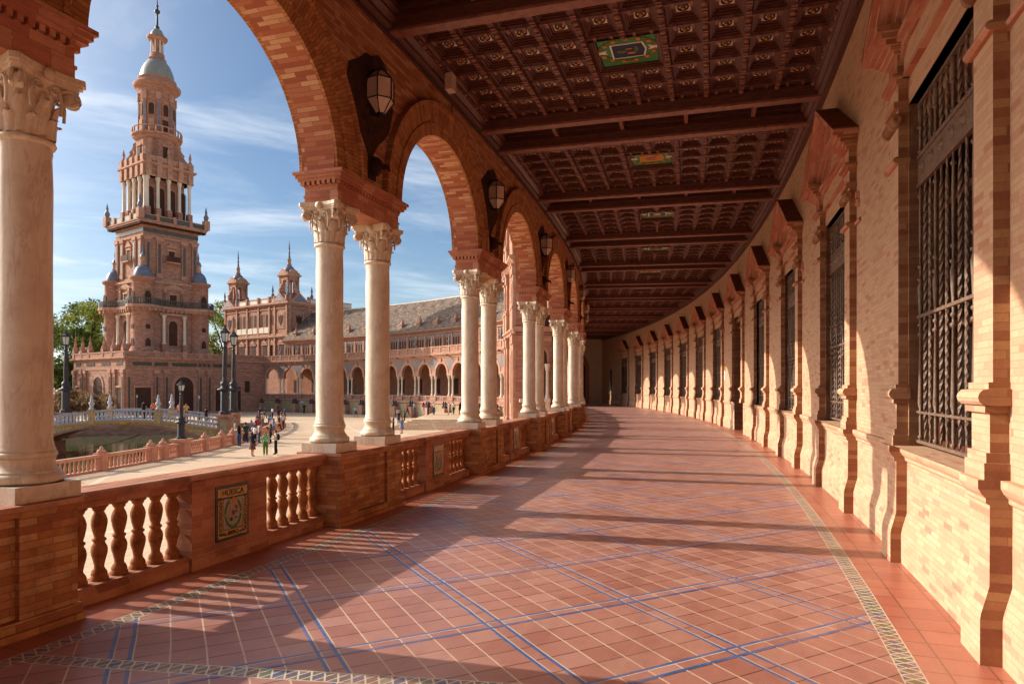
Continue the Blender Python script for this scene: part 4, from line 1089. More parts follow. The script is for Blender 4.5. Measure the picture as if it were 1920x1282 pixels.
pe = mb.build('lamp_pedestal', [M['pinkstone']], None, loc=L, rz=rz(pt)); tag(pe, 'pink stone pedestal in the canal balustrade carrying the short street lamp', 'pedestal')
lamp(4.1, (L[0], L[1], -1.9), 'short street lamp on the canal balustrade, in front of the bridge', 1.35)
for (x, y, l) in ((-57.3, 104.5, 'small street lamp before the tower arch'), (-45.3, 99, 'small street lamp right of the wide tower arch'), (-41, 99, 'small blue glass street lamp beside the tall pair'), (-63, 101, 'small street lamp before the left tower arch')): lamp(3.9, (x, y, -3.1), l, .9)

# ------------------------------------------------------------------ the far curving arcade wing
WX, WY, WR, WD = -106.3, 30.1, 120., .0407
wing = empty('curved_arcade_wing', (-33, 116, -.5)); tag(wing, 'long curving brick arcade wing with tiled roof on the far side of the plaza', 'building')
def wp(mb, name, mats, j, par=None, R=WR):
    t = 1.0544 - WD * j; return mb.build(name, mats, par or wing, R=R, loc=(WX + R*cos(t) - (0 if par else -33), WY + R*sin(t) - (0 if par else 116), 0), rz=rz(t))
def wser(o, js):
    for j in js:
        t = 1.0544 - WD * j; copy_tree(o, wing, (WX + WR*cos(t) + 33, WY + WR*sin(t) - 116, 0), rz(t))
WB2 = WR * WD / 2; JS = list(range(0, 15))
mb = MB()   # masonry: arch wall, floor, back wall
n = 20; aw, ab = 1.62, 1.5
def wel(a, b): return [(-a*cos(pi*i/n), 4.2 + b*sin(pi*i/n)) for i in range(n+1)]
E1, E2 = wel(aw, ab), wel(aw + .42, ab + .42)
for i in range(n):
    (x0, z0), (x1, z1) = E1[i], E1[i+1]
    mb.face([(x0,0,z0), (x1,0,z1), (x1,0,6.8), (x0,0,6.8)], 0); mb.face([(x0,0,z0), (x0,.45,z0), (x1,.45,z1), (x1,0,z1)], 0)
    mb.face([(x0,-.07,z0), (x1,-.07,z1), (E2[i+1][0],-.07,E2[i+1][1]), (E2[i][0],-.07,E2[i][1])], 1); mb.face([(E2[i][0],-.07,E2[i][1]), (E2[i+1][0],-.07,E2[i+1][1]), (E2[i+1][0],0,E2[i+1][1]), (E2[i][0],0,E2[i][1])], 1)
for x0, x1 in ((-WB2, -aw), (aw, WB2)):
    mb.box(x0, x1, 0, .45, 4.2, 6.8, 0); mb.box(x0 - .02, x1 + .02, -.08, .5, 3.85, 4.2, 1); mb.box(x0, x1, -.05, .5, 0, .85, 0)
    xm = (x0 + x1) / 2; s_ = 1 if xm > 0 else -1
    mb.face([(s_*2.38, -.02, 6.3), (s_*1.0, -.02, 6.3), (s_*1.75, -.02, 5.6), (s_*2.1, -.02, 4.9), (s_*2.38, -.02, 4.7)], 4)
mb.box(-.1, .1, -.16, 0, 5.95, 6.4, 1)
mb.box(-WB2, WB2, -.0, 6, 6.8, 7.2, 0); mb.sweepx([(0, 6.55), (-.12, 6.6), (-.12, 6.75), (-.3, 6.85), (-.45, 7.05), (-.45, 7.2), (0, 7.22)], -WB2, WB2, 1, 2, caps=False)
for x in (-WB2, WB2): mb.box(x - .14, x + .14, -.75, 0, 6.75, 7.0, 1)
mb.box(-WB2, WB2, 6, 6.3, -3.1, 6.8, 2, 1); mb.box(-WB2, WB2, -.3, 6, -.25, 0, 0, 1)
mb.box(-.6, .6, 5.93, 6.0, 1.1, 3.6, 3)
mb.box(-WB2, WB2, -.35, .3, -3.1, -.25, 0, 1); mb.sweepx([(-.35, -.35), (-.55, -.3), (-.55, -.12), (-.35, -.05)], -WB2, WB2, 1, 1, caps=False)
w0 = wp(mb, 'arcade_bay', [M['fbrick'], M['fmould'], M['finner'], M['fdark'], M['fspan']], 0); wser(w0, JS[1:])
mb = MB(); mb.lathe([(.27, .85), (.27, .95), (.2, 1.05), (.2, 1.15), (.155, 1.25), (.14, 3.3), (.2, 3.4), (.25, 3.75), (.25, 3.85)], 10, 1.92, .2)
w1 = wp(mb, 'column', [M['fwhite']], 0)
mb = MB(); mb.lathe([(.27, .85), (.27, .95), (.2, 1.05), (.2, 1.15), (.155, 1.25), (.14, 3.3), (.2, 3.4), (.25, 3.75), (.25, 3.85)], 10, -1.92, .2)
w2 = wp(mb, 'column', [M['fwhite']], 0); wser(w1, JS[1:]); wser(w2, JS[1:])
mb = MB(); mb.box(-1.6, 1.6, 0, .3, 0, .12, 0); mb.box(-1.6, 1.6, -.02, .32, .7, .86, 0); mb.box(-.55, .55, .02, .3, .1, .7, 0); mb.box(-.2, .2, -.02, .02, .15, .66, 1)
for s_ in (-1, 1):
    for i in range(6): mb.lathe([(.07, .12), (.04, .2), (.075, .34), (.035, .45), (.07, .58), (.06, .7)], 6, s_ * (.68 + i * .165), .15)
w3 = wp(mb, 'balustrade', [M['fmould'], M['fblue']], 0); wser(w3, JS[1:])
mb = MB(); mb.box(-1.7, 1.7, -.42, -.34, -2.5, -.45, 1); mb.box(-1.9, 1.9, -.40, -.33, -2.7, -.35, 0)
for s_ in (-1, 1): mb.box(s_*2.15 - .3, s_*2.15 + .3, -1.3, -.3, -3.1, -.9, 0); mb.lathe([(.3, -.9), (.34, -.8), (.12, -.5), (.2, -.3), (.05, .1)], 8, s_*2.15, -.9, 3)
mb.box(-1.85, 1.85, -.95, -.35, -3.1, -2.6, 2); mb.box(-2.44, 2.44, -2.2, -.3, -3.1, -2.95, 2)
w4 = wp(mb, 'tiled_bench_alcove', [M['fmould'], M['mural'], M['fmould'], M['fspire']], 0); wser(w4, JS[1:])
mb = MB(); mb.box(-WB2, WB2, -.25, .05, 7.2, 7.35, 0); mb.box(-WB2, WB2, -.2, 0, 7.35, 8.15, 1, 2); mb.box(-WB2, WB2, -.3, .08, 8.15, 8.32, 0, 2)
for x in (-WB2, 0): mb.box(x - .2, x + .2, -.28, .05, 7.25, 8.3, 0)
for x in (-1.22, 1.22): mb.box(x - .85, x + .85, -.24, -.19, 7.5, 7.56, 0); mb.box(x - .85, x + .85, -.24, -.19, 7.95, 8.01, 0); mb.box(x - .85, x - .79, -.24, -.19, 7.5, 8.0, 0); mb.box(x + .79, x + .85, -.24, -.19, 7.5, 8.0, 0)
w5 = wp(mb, 'parapet', [M['fmould'], M['fbrick']], 0); wser(w5, JS[1:])
mb = MB(); mb.lathe([(.14, 8.3), (.2, 8.4), (.08, 8.5), (.22, 8.75), (.28, 8.95), (.12, 9.15), (.18, 9.3), (.08, 9.5), (.12, 9.65), (.02, 9.95)], 8, -WB2, -.1); w6 = wp(mb, 'ceramic_urn', [M['fspan']], 0); wser(w6, JS[1:])
mb = MB(); mb.box(-WB2, WB2, 5.2, 5.6, 7.2, 11.4, 0, 2); mb.sweepx([(5.2, 10.9), (5.05, 10.95), (5.05, 11.15), (4.75, 11.4), (4.5, 11.6), (4.5, 11.75), (5.6, 11.8)], -WB2, WB2, 1, 2, caps=False)
for x in (-WB2, -.0): mb.box(x - .2, x + .2, 5.08, 5.2, 7.2, 10.9, 1)
mb.box(-WB2, WB2, 5.1, 5.2, 8.25, 8.4, 1)
for x in (-1.2, 1.2): mb.box(x - .95, x + .95, 5.12, 5.2, 10.45, 10.75, 2)
w7 = wp(mb, 'upper_wall', [M['fbrick'], M['fmould'], M['fspan']], 0); wser(w7, JS[1:])
def arched(mb, xc, y0, zb, zt, hw, m, frame=None, ym=None):
    P = [(xc - hw, zb), (xc + hw, zb)] + [(xc + hw*cos(pi*i/8), zt - hw + hw*sin(pi*i/8)) for i in range(9)]
    mb.face([(x, y0, z) for x, z in P], m)
    if frame is not None:
        for i in range(len(P) - 1):
            a, b_ = P[i+1], P[(i+2) % len(P)]
            if a[1] == zb and b_[1] == zb: continue
            ox, oz = lambda p: (p[0]-xc)*.28, lambda p: max(0, p[1]-(zt-hw))*.28
            A, B = (a[0]+ox(a), a[1]+oz(a)), (b_[0]+ox(b_), b_[1]+oz(b_))
            mb.face([(a[0],y0-.06,a[1]), (b_[0],y0-.06,b_[1]), (B[0],y0-.06,B[1]), (A[0],y0-.06,A[1])], frame)
for x in (-1.82, -1.18, -.54, .54, 1.18, 1.82):
    mb = MB(); arched(mb, x, 5.17, 8.55, 10.25, .25, 0, 1); o = wp(mb, 'window', [M['fdark'], M['fmould']], 0); wser(o, JS[1:])
mb = MB(); mb.face([(-WB2, 4.5, 11.78), (0, 4.5, 11.78), (0, 13, 18.2), (-WB2, 13, 18.2)], 0, [(-WB2,0), (0,0), (0,10.6), (-WB2,10.6)]); mb.face([(0, 4.5, 11.78), (WB2, 4.5, 11.78), (WB2, 13, 18.2), (0, 13, 18.2)], 0, [(0,0), (WB2,0), (WB2,10.6), (0,10.6)])
mb.face([(-WB2, 13, 18.2), (WB2, 13, 18.2), (WB2, 21, 11.8), (-WB2, 21, 11.8)], 0, [(0,0), (4.9,0), (4.9,10.6), (0,10.6)]); mb.box(-WB2, WB2, 12.85, 13.15, 18.15, 18.35, 1, 2); mb.box(-WB2, WB2, 20.8, 21, -3, 11.9, 2)
w8 = wp(mb, 'roof_bay', [M['roof'], M['fwhite'], M['fbrick']], 0); wser(w8, JS[1:])
mb = MB(); mb.box(-.45, .45, 5.5, 6.5, 12.0, 13.1, 0); mb.box(-.55, .55, 5.4, 6.6, 13.1, 13.3, 0); mb.lathe([(.35, 13.3), (.3, 13.7), (.1, 13.9), (.12, 14.1), (.02, 14.6)], 8, 0, 6.0, 0)
w9 = wp(mb, 'roof_pinnacle', [M['fmould']], 0); wser(w9, JS[2::2] if False else JS[1:])
# ------------------------------------------------------------------ mid gate pavilion beyond the gallery arches
GT = .0722; GR = 133.9
gp = empty('gate_pavilion', (CX + GR*cos(GT), CY + GR*sin(GT), -.2), rz(GT)); tag(gp, 'tall brick gate pavilion with pilasters, seen through the third and fourth arches', 'building')
mb = MB(); mb.box(0, 2.5, 0, 1.6, -3.1, 19, 0, 1); mb.box(0, .4, 1.6, 3.2, -3.1, 6.9, 0); mb.box(2.5, 9, 0, 1.6, -3.1, 19, 0, 3)
mb.sweepx([(0, 6.6), (-.15, 6.7), (-.15, 6.85), (-.35, 7.0), (-.35, 7.15), (0, 7.2)], -.2, 9.2, 1, 4); mb.sweepx([(0, 12.7), (-.15, 12.8), (-.3, 12.95), (-.6, 13.2), (-.6, 13.4), (0, 13.5)], -.3, 9.3, 1, 4)
for z0, z1 in ((6.7, 7.15), (12.8, 13.4)): mb.box(-.35, 0, -.3, 3.4, z0, z1, 1)
mb.sweepx([(0, 18.4), (-.3, 18.6), (-.6, 18.9), (-.6, 19.1), (0, 19.2)], -.3, 9.3, 1, 4)
mb.build('wall', [M['fbrick'], M['fmould']], gp, R=GR)
for x in (.45, 1.9, 6.6, 8.3):
    mb = MB()
    for zb, zt in ((-3.1, 6.6), (7.2, 12.7), (13.5, 18.4)):
        mb.box(x - .55, x + .55, -.32, 0, zb, zb + 1.7, 0); mb.box(x - .62, x + .62, -.38, 0, zb + 1.6, zb + 1.8, 0); mb.box(x - .4, x + .4, -.24, 0, zb + 1.8, zt - .9, 0); mb.box(x - .16, x + .16, -.27, -.23, zb + 2.2, zt - 1.5, 1)
        mb.box(x - .45, x + .45, -.3, 0, zb + 1.8, zb + 2.05, 0); mb.box(x - .5, x + .5, -.34, 0, zt - .9, zt - .1, 0); mb.box(x - .6, x + .6, -.42, 0, zt - .15, zt + .02, 0)
    mb.build('pilaster', [M['fmould'], M['finner']], gp, R=GR)
for x in (4.2,):
    mb = MB(); arched(mb, x, -.03, -3.0 if x == 8 else .4, 5.2, 1.3 if x == 8 else .8, 0, 1); mb.build('archway', [M['fdark'], M['fmould']], gp, R=GR)
# side loggia attached, facing the viewer
mb = MB(); Sd = MB()
Sd.box(.0, 3.2, -.12, 0, 5.9, 6.3, 1); arched(Sd, 2.05, -.08, -.0, 5.3, .7, 0, 1)
for zz_ in (6.3, 6.5, 6.7): Sd.box(-.0, 3.3, -.2, 0, zz_, zz_ + .1, 1)
mb.add(Sd, lambda p: (p[1], p[0], p[2])); mb.build('side_archway', [M['fdark'], M['fmould']], gp, R=GR)
mb = MB(); mb.lathe([(.27, .85), (.2, 1.05), (.2, 1.15), (.155, 1.25), (.14, 3.3), (.2, 3.4), (.25, 3.75), (.25, 3.9)], 10, -.35, 2.75); mb.lathe([(.27, -3.1), (.27, .85)], 4, -.35, 2.75, 0, False, pi/4); mb.box(-.6, -.1, .3, 3, .55, .85, 0)
mb.build('column', [M['fwhite']], gp, R=GR)
# broad stone steps before it
mb = MB()
for i in range(7): mb.box(-14.5 + i*.5 , 6, 76 + i*.42, 104, -3.3 - i*0, -2.95 + i * .15, 0)
st = mb.build('stone_steps', [M['ground']]); tag(st, kind='structure')
# ------------------------------------------------------------------ the tower.  local x runs along the shaded face, y along the sunlit face
TA = atan2(.814, .581)
tw = empty('brick_tower', (-66.4, 128, -3.7), TA); tag(tw, 'very tall brick bell tower with blue domes, balconies and a spire, beyond the bridge', 'tower')
O = 3.1
def tb(mb, name, mats, par=None):
    if par is None: mb.V = [(x, y, z + O) for x, y, z in mb.V]
    else: mb.V = [(x, y, z + O) for x, y, z in mb.V]
    return mb.build(name, mats, par or tw)
FM = [M['fbrick'], M['fmould'], M['fgreen'], M['fdark'], M['fwhite'], M['fblue']]
def ringbox(mb, x0, x1, y0, y1, steps, m=1):
    """steps: (out, z0, z1)"""
    for o, z0, z1 in steps: mb.box(x0 - o, x1 + o, y0 - o, y1 + o, z0, z1, m)
def face_x(f):   # map (a, depth, z) of a front facing -y  (the shaded face)
    return lambda p: (p[0], f + p[1], p[2])
def face_y(f):   # front facing -x (the sunlit face)
    return lambda p: (f + p[1], p[0], p[2])
px0, px1, py0, py1 = -9.8, 10.7, -8.7, 10.9
mb = MB(); mb.box(px0, px1, py0, py1, -3.1, 7.4, 0); ringbox(mb, px0, px1, py0, py1, [(.15, -3.1, -2.2), (.1, 5.3, 5.5), (.08, 6.9, 7.05), (.3, 7.05, 7.2), (.5, 7.2, 7.42)])
ringbox(mb, px0, px1, py0, py1, [(.25, 7.42, 7.55)]); mb.box(px0 - .2, px1 + .2, py0 - .2, py1 + .2, 7.55, 8.2, 0); ringbox(mb, px0, px1, py0, py1, [(.3, 8.2, 8.4)])
pod = tb(mb, 'podium', FM)
def wall_feature(fn, base, specs, name):
    for sp in specs:
        mb = MB(); k = sp[0]
        if k == 'arch': arched(mb, sp[1], -.05, sp[2], sp[3], sp[4], 3, 1)
        if k == 'rect': mb.box(sp[1] - sp[4], sp[1] + sp[4], -.06, .0, sp[2], sp[3], 3); mb.box(sp[1] - sp[4] - .3, sp[1] + sp[4] + .3, -.2, 0, sp[3], sp[3] + .35, 1); mb.box(sp[1] - sp[4] - .22, sp[1] - sp[4], -.12, 0, sp[2], sp[3], 1); mb.box(sp[1] + sp[4], sp[1] + sp[4] + .22, -.12, 0, sp[2], sp[3], 1)
        if k == 'pil': mb.box(sp[1] - sp[4], sp[1] + sp[4], -.28, 0, sp[2], sp[3], 0); mb.box(sp[1] - sp[4]*.45, sp[1] + sp[4]*.45, -.32, -.28, sp[2] + (sp[3]-sp[2])*.12, sp[3] - (sp[3]-sp[2])*.15, 2); mb.box(sp[1] - sp[4]*1.3, sp[1] + sp[4]*1.3, -.4, 0, sp[3] - .6, sp[3], 1); mb.box(sp[1] - sp[4]*1.2, sp[1] + sp[4]*1.2, -.38, 0, sp[2], sp[2] + .8, 1)
        if k == 'strip': mb.box(sp[1] - sp[4], sp[1] + sp[4], -.06, 0, sp[2], sp[3], 2)
        if k == 'col': mb.lathe([(sp[4]*1.5, sp[2]), (sp[4], sp[2] + .4), (sp[4]*.9, sp[3] - .7), (sp[4]*1.5, sp[3] - .2), (sp[4]*1.6, sp[3])], 10, sp[1], -.5, 4); mb.box(sp[1] - sp[4]*1.8, sp[1] + sp[4]*1.8, -.95, 0, sp[2] - 2.0, sp[2], 0)
        if k == 'oculus': mb.lathe([(sp[4], 0), (sp[4], .1)], 12, 0, 0, 3); mb.V = [(sp[1] + x, -z, sp[2] + y) for x, y, z in mb.V]
        if k == 'ped': mb.prism([(sp[1] - sp[4], sp[2]), (sp[1] + sp[4], sp[2]), (sp[1], sp[3])], -.25, 0, 1)
        if k == 'balc': mb.box(sp[1] - sp[4], sp[1] + sp[4], -.9, 0, sp[2] - .25, sp[2], 1); mb.box(sp[1] - sp[4], sp[1] + sp[4], -.92, -.84, sp[2], sp[2] + 1.0, 3); 
        if k == 'slab': mb.box(sp[1] - sp[4], sp[1] + sp[4], -.5, 0, sp[2], sp[3], 1)
        nm_ = {'arch': 'archway', 'rect': 'doorway', 'pil': 'pilaster', 'strip': 'tile_strip', 'col': 'column', 'oculus': 'round_window', 'ped': 'pediment', 'balc': 'balcony', 'slab': 'cornice'}[k]
        m2 = MB(); m2.add(mb, fn(base)); tb(m2, nm_, FM)
xs = [-9.3, -4.6, -2.9, 3.4, 5.1, 10.1]
wall_feature(face_x, py0, [('arch', .35, -3.1, 4.1, 1.75), ('rect', -6.9, -3.1, 2.2, 1.35), ('rect', 7.4, -3.1, 2.2, 1.0)] + [('pil', x, -3.1, 5.3, .38) for x in xs] + [('strip', (a + b) / 2, 6.0, 6.6, w_) for a, b, w_ in ((-9, -5, 1.6), (-4.6, -4.6, .35), (-3.7, -3.7, .5), (-2.9, -2.9, .35), (-2, 3, 2.3), (3.4, 3.4, .3), (4.25, 4.25, .35), (5.1, 5.1, .3), (6, 9.5, 1.8), (10.1, 10.1, .4))], 'r')
ys = [-8.2, -5.2, -3.6, 1.1 + 4.7, 7.4, 10.4]
wall_feature(face_y, px0, [('arch', 1.1, -3.1, 4.1, 1.75), ('rect', -6.7, -3.1, 2.2, .9), ('rect', 9.0, -3.1, 2.2, .7), ('arch', 3.9, -3.1, 1.4, .01)] + [('pil', y, -3.1, 5.3, .38) for y in ys] + [('strip', y, 6.0, 6.6, w_) for y, w_ in ((-6.7, 1.1), (-1.8, 1.6), (4, 1.6), (9, 1.0))], 'l')
for i in range(6):       # pinnacles on the terrace
    y = [-8.2, -4.4, 1.1 - 2, 4.4, 7.4, 10.4][i]
    mb = MB(); mb.box(px0 - .3, px0 + .5, y - .4, y + .4, 7.5, 9.0, 0); mb.lathe([(.45, 9.0), (.5, 9.3), (.2, 9.8), (.28, 10.1), (.1, 10.7), (.02, 11.6 + (1.2 if i == 5 else 0))], 8, px0 + .1, y, 1); tb(mb, 'pinnacle', FM)
for i in range(6):
    x = [-4.6, -2.9, .35, 3.4, 5.1, 10][i]
    mb = MB(); mb.box(x - .4, x + .4, py0 - .35, py0 + .4, 7.4, 8.6, 1); tb(mb, 'parapet_post', FM)
# stage one and two
h1 = 5.6
mb = MB(); mb.box(-h1, h1, -h1, h1, 8.2, 21.3, 0); ringbox(mb, -h1, h1, -h1, h1, [(.25, 8.2, 9.2), (.15, 15.4, 15.7), (.2, 19.9, 20.1), (.35, 20.9, 21.3)]); tb(mb, 'lower_stage', FM)
for fn in (face_x, face_y):
    wall_feature(fn, -h1, [('arch', 0, 9.8, 14.3, .8), ('col', -1.9, 10.0, 15.2, .27), ('col', 1.9, 10.0, 15.2, .27), ('slab', 0, 15.2, 15.6, 2.6), ('rect', 0, 17.3, 19.0, .65), ('pil', -1.6, 16.2, 20.0, .22), ('pil', 1.6, 16.2, 20.0, .22), ('ped', 0, 20.1, 21.1, 2.2)], 's')
ct = 5.15
for sx, sy, nm_ in ((-1, -1, ''), (1, -1, ''), (-1, 1, ''), (1, 1, '')):
    t_ = empty('corner_turret'); bpy.data.objects.remove(t_)
    cx_, cy_ = sx*ct, sy*ct
    mb = MB(); mb.lathe([(2.3, 8.2), (2.15, 8.8), (1.8, 9.6), (1.8, 15.7), (2.0, 15.9), (2.0, 16.3), (1.8, 16.5), (1.7, 16.6), (1.7, 21.0), (2.0, 21.2), (2.15, 21.4), (2.15, 21.7), (1.6, 21.8)], 20, cx_, cy_, 0)
    tu = tb(mb, 'corner_turret', FM)
    mb = MB(); mb.lathe([(1.5, 21.8), (1.5, 22.1), (1.38, 22.7), (1.1, 23.3), (.7, 23.7), (.5, 23.8)], 16, cx_, cy_, 5); mb.lathe([(.5, 23.8), (.55, 24.0), (.42, 24.2), (.42, 25.0), (.6, 25.1), (.6, 25.2)], 8, cx_, cy_, 1); mb.lathe([(.5, 25.2), (.42, 25.6), (.15, 25.9), (.1, 26.2), (.16, 26.5), (.03, 27.6)], 8, cx_, cy_, 5); tb(mb, 'dome', FM, tu)
    for an in ((pi, -pi/2) if True else ()):
        dx, dy = cos(an), sin(an)
        for k, (zc, hw, hh) in enumerate(((12.9, .45, .45), (9.8, .45, 1.1), (18.0, .55, 1.2))):
            mb = MB()
            P = [(hw*cos(2*pi*i/12), hh*sin(2*pi*i/12)) for i in range(12)] if k == 0 else [(-hw, -hh), (hw, -hh), (hw, hh*.5), (hw*.6, hh*.9), (0, hh), (-hw*.6, hh*.9), (-hw, hh*.5)]
            rr = 1.84; mb.face([(cx_ + dx*rr - dy*a, cy_ + dy*rr + dx*a, zc + b_) for a, b_ in P], 3); tb(mb, 'round_window' if k == 0 else 'turret_opening', FM, tu)
# curved balcony
mb = MB(); P = []
for q in range(4):
    a = -3*pi/4 + q*pi/2; cx_, cy_ = ct*sqrt(2)*cos(a)/1.0, ct*sqrt(2)*sin(a)
    P += [(cx_ + 2.75*cos(a + b_), cy_ + 2.75*sin(a + b_)) for b_ in (-1.5, -1.1, -.7, -.3, 0, .3, .7, 1.1, 1.5)]
    nx_ = a + pi/4; P += [(6.35*cos(nx_) - 1.6*sin(nx_)*-1*-1, 6.35*sin(nx_) + 1.6*cos(nx_)*-1) if False else (6.3*cos(nx_) + 2.2*sin(nx_), 6.3*sin(nx_) - 2.2*cos(nx_)), (6.3*cos(nx_) - 2.2*sin(nx_), 6.3*sin(nx_) + 2.2*cos(nx_))]
mb.prismz(P, 16.25, 16.75, 1); mb.prismz([(x*.955, y*.955) for x, y in P], 15.85, 16.3, 1)
for (x, y), (x2, y2) in zip(P, P[1:] + P[:1]):
    n_ = max(1, int(hypot(x2-x, y2-y) / .75))
    for i in range(n_):
        qx, qy = x + (x2-x)*i/n_, y + (y2-y)*i/n_; mb.box(qx*.965 - .16, qx*.965 + .16, qy*.965 - .16, qy*.965 + .16, 15.7, 16.3, 1)
bal_ = tb(mb, 'balcony', FM)
mb = MB()
for (x, y), (x2, y2) in zip(P, P[1:] + P[:1]):
    for z0, z1 in ((16.8, 16.95), (17.75, 17.9)):
        A, B = (x*.985, y*.985), (x2*.985, y2*.985); mb.face([A+(z0,), B+(z0,), B+(z1,), A+(z1,)], 2)
    n_ = max(1, int(hypot(x2-x, y2-y) / .3))
    for i in range(n_):
        qx, qy = (x + (x2-x)*i/n_)*.985, (y + (y2-y)*i/n_)*.985; mb.box(qx - .06, qx + .06, qy - .06, qy + .06, 16.75, 17.8, 2)
tb(mb, 'balcony_railing', FM, bal_)
# shaft
h2 = 5.05
mb = MB(); mb.box(-h2, h2, -h2, h2, 21.2, 31.4, 0); ringbox(mb, -h2, h2, -h2, h2, [(.18, 21.3, 21.9), (.2, 29.0, 29.35), (.35, 30.9, 31.1), (.7, 31.1, 31.35), (1.15, 31.35, 31.65), (1.3, 31.65, 31.85)]); ringbox(mb, -h2, h2, -h2, h2, [(.06, 29.9, 30.6)], 2)
for s_ in range(28):
    q = -h2 - .9 + s_ * (2*h2 + 1.8) / 27
    mb.box(q - .12, q + .12, -h2 - 1.05, -h2, 31.0, 31.36, 3); mb.box(-h2 - 1.05, -h2, q - .12, q + .12, 31.0, 31.36, 3)
tb(mb, 'shaft', FM)
for fn in (face_x, face_y):
    wall_feature(fn, -h2, [('pil', x, 21.9, 29.1, .5) for x in (-4.3, -2.3, 2.3, 4.3)] + [('rect', 0, 25.0, 27.0, .55), ('balc', 0, 25.0, 26, 1.25), ('ped', 0, 27.6, 28.7, 1.2), ('arch', 0, 22.5, 23.3, .01)], 't')
def parapet(mb, h, z, n_, fin=True):
    for k in range(4):
        for i in range(n_):
            q = -h + 2*h*i/(n_-1); x, y = [(q, -h), (q, h), (-h, q), (h, q)][k]; mb.box(x - .28, x + .28, y - .28, y + .28, z, z + 1.2, 1)
    for x0, x1, y0, y1 in ((-h, h, -h-.08, -h+.08), (-h, h, h-.08, h+.08), (-h-.08, -h+.08, -h, h), (h-.08, h+.08, -h, h)): mb.box(x0, x1, y0, y1, z + .1, z + .85, 2); mb.box(x0, x1, y0 - .05, y1 + .05, z + .85, z + 1.0, 1)
mb = MB(); parapet(mb, 6.1, 31.85, 5); tb(mb, 'parapet', FM)
for sx, sy in ((-1,-1),(1,-1),(-1,1),(1,1)):
    mb = MB(); mb.box(sx*6.1 - .5, sx*6.1 + .5, sy*6.1 - .5, sy*6.1 + .5, 31.85, 33.6, 1); mb.lathe([(.25, 33.6), (.4, 33.9), (.5, 34.3), (.2, 34.8), (.25, 35.1), (.04, 36.2)], 8, sx*6.1, sy*6.1, 5); tb(mb, 'corner_finial', FM)
# open loggia stage
mb = MB(); mb.box(-3.35, 3.35, -3.35, 3.35, 31.8, 41, 0); tb(mb, 'loggia_core', FM)
for fn in (face_x, face_y):
    for x in (-3.9, -2.0, 0, 2.0, 3.9):
        mb = MB(); mb.box(x - .42, x + .42, -.42, .42, 31.8, 34.6, 0); mb.lathe([(.4, 34.6), (.3, 34.9), (.27, 39.3), (.42, 39.8), (.44, 40.2)], 10, x, 0, 4); m2 = MB(); m2.add(mb, fn(-4.15)); tb(m2, 'column', FM)
    for x in (-1.0, 1.0, -2.95, 2.95):
        mb = MB(); arched(mb, x, -.05, 33.2, 38.6, .6, 3, 1); m2 = MB(); m2.add(mb, fn(-3.35)); tb(m2, 'loggia_arch', FM)
mb = MB(); mb.box(-4.45, 4.45, -4.45, 4.45, 40.2, 43.0, 0); ringbox(mb, -4.4, 4.4, -4.4, 4.4, [(.15, 40.2, 40.5), (.12, 41.4, 41.6), (.35, 42.1, 42.3), (.55, 42.3, 42.6), (.15, 43.0, 43.9)])
for fn in (face_x, face_y):
    m2 = MB(); q = MB()
    for x in (-3.9, -2.0, 0, 2.0, 3.9): q.box(x - .45, x + .45, -.45, 0, 40.2, 43.95, 1)
    m2.add(q, fn(-4.35)); mb.add(m2)
tb(mb, 'entablature', FM)
for sx, sy in ((-1,-1),(1,-1),(-1,1),(1,1),(0,-1),(-1,0)):
    mb = MB(); mb.lathe([(.3, 43.9), (.4, 44.2), (.15, 44.7), (.28, 45.2), (.03, 46.3)], 8, sx*4.1, sy*4.1, 1); tb(mb, 'corner_finial', FM)
# octagonal stage with scroll buttresses
mb = MB(); mb.lathe([(3.5, 43.5), (3.5, 47.6), (3.8, 47.8), (4.1, 48.2), (4.1, 48.6)], 8, a0=pi/8, m=0, sm=False); tb(mb, 'octagon_stage', FM)
for q in range(4):
    a = pi/4 + q*pi/2; mb = MB(); P = [(3.2, 43.6), (5.3, 43.6), (5.4, 44.3), (4.9, 44.9), (4.6, 45.4), (4.75, 45.8), (4.3, 46.3), (4.05, 46.9), (4.1, 47.3), (3.7, 47.7), (3.2, 47.8)]
    mb.prism(P, -.35, .35, 1, True); m2 = MB(); m2.add(mb, lambda p: (p[0]*cos(a) - p[1]*sin(a), p[0]*sin(a) + p[1]*cos(a), p[2])); tb(m2, 'scroll_buttress', FM)
for fn in (face_x, face_y):
    mb = MB(); mb.box(-.55, .55, -.12, 0, 44.3, 46.4, 3); mb.box(-.8, .8, -.2, 0, 46.4, 46.7, 1); m2 = MB(); m2.add(mb, fn(-3.25)); tb(m2, 'window', FM)
mb = MB(); mb.lathe([(4.1, 48.5), (4.3, 48.6), (4.3, 48.8), (3.2, 48.8)], 24, m=1)
for q in range(24): a = q*pi/12; mb.box(4.15*cos(a) - .1, 4.15*cos(a) + .1, 4.15*sin(a) - .1, 4.15*sin(a) + .1, 48.8, 49.8, 1)
mb.lathe([(4.1, 49.75), (4.25, 49.8), (4.25, 49.95), (4.1, 49.95)], 24, m=1, cap=False); tb(mb, 'upper_balcony', FM)
mb = MB(); mb.lathe([(2.95, 48.8), (2.95, 56.6), (3.1, 56.8), (3.1, 57.2), (3.7, 57.5), (4.0, 57.8), (4.05, 58.2), (3.6, 58.4), (3.2, 58.4), (3.2, 59.1), (3.3, 59.2), (3.3, 59.4), (3.0, 59.5)], 24); tb(mb, 'drum', FM)
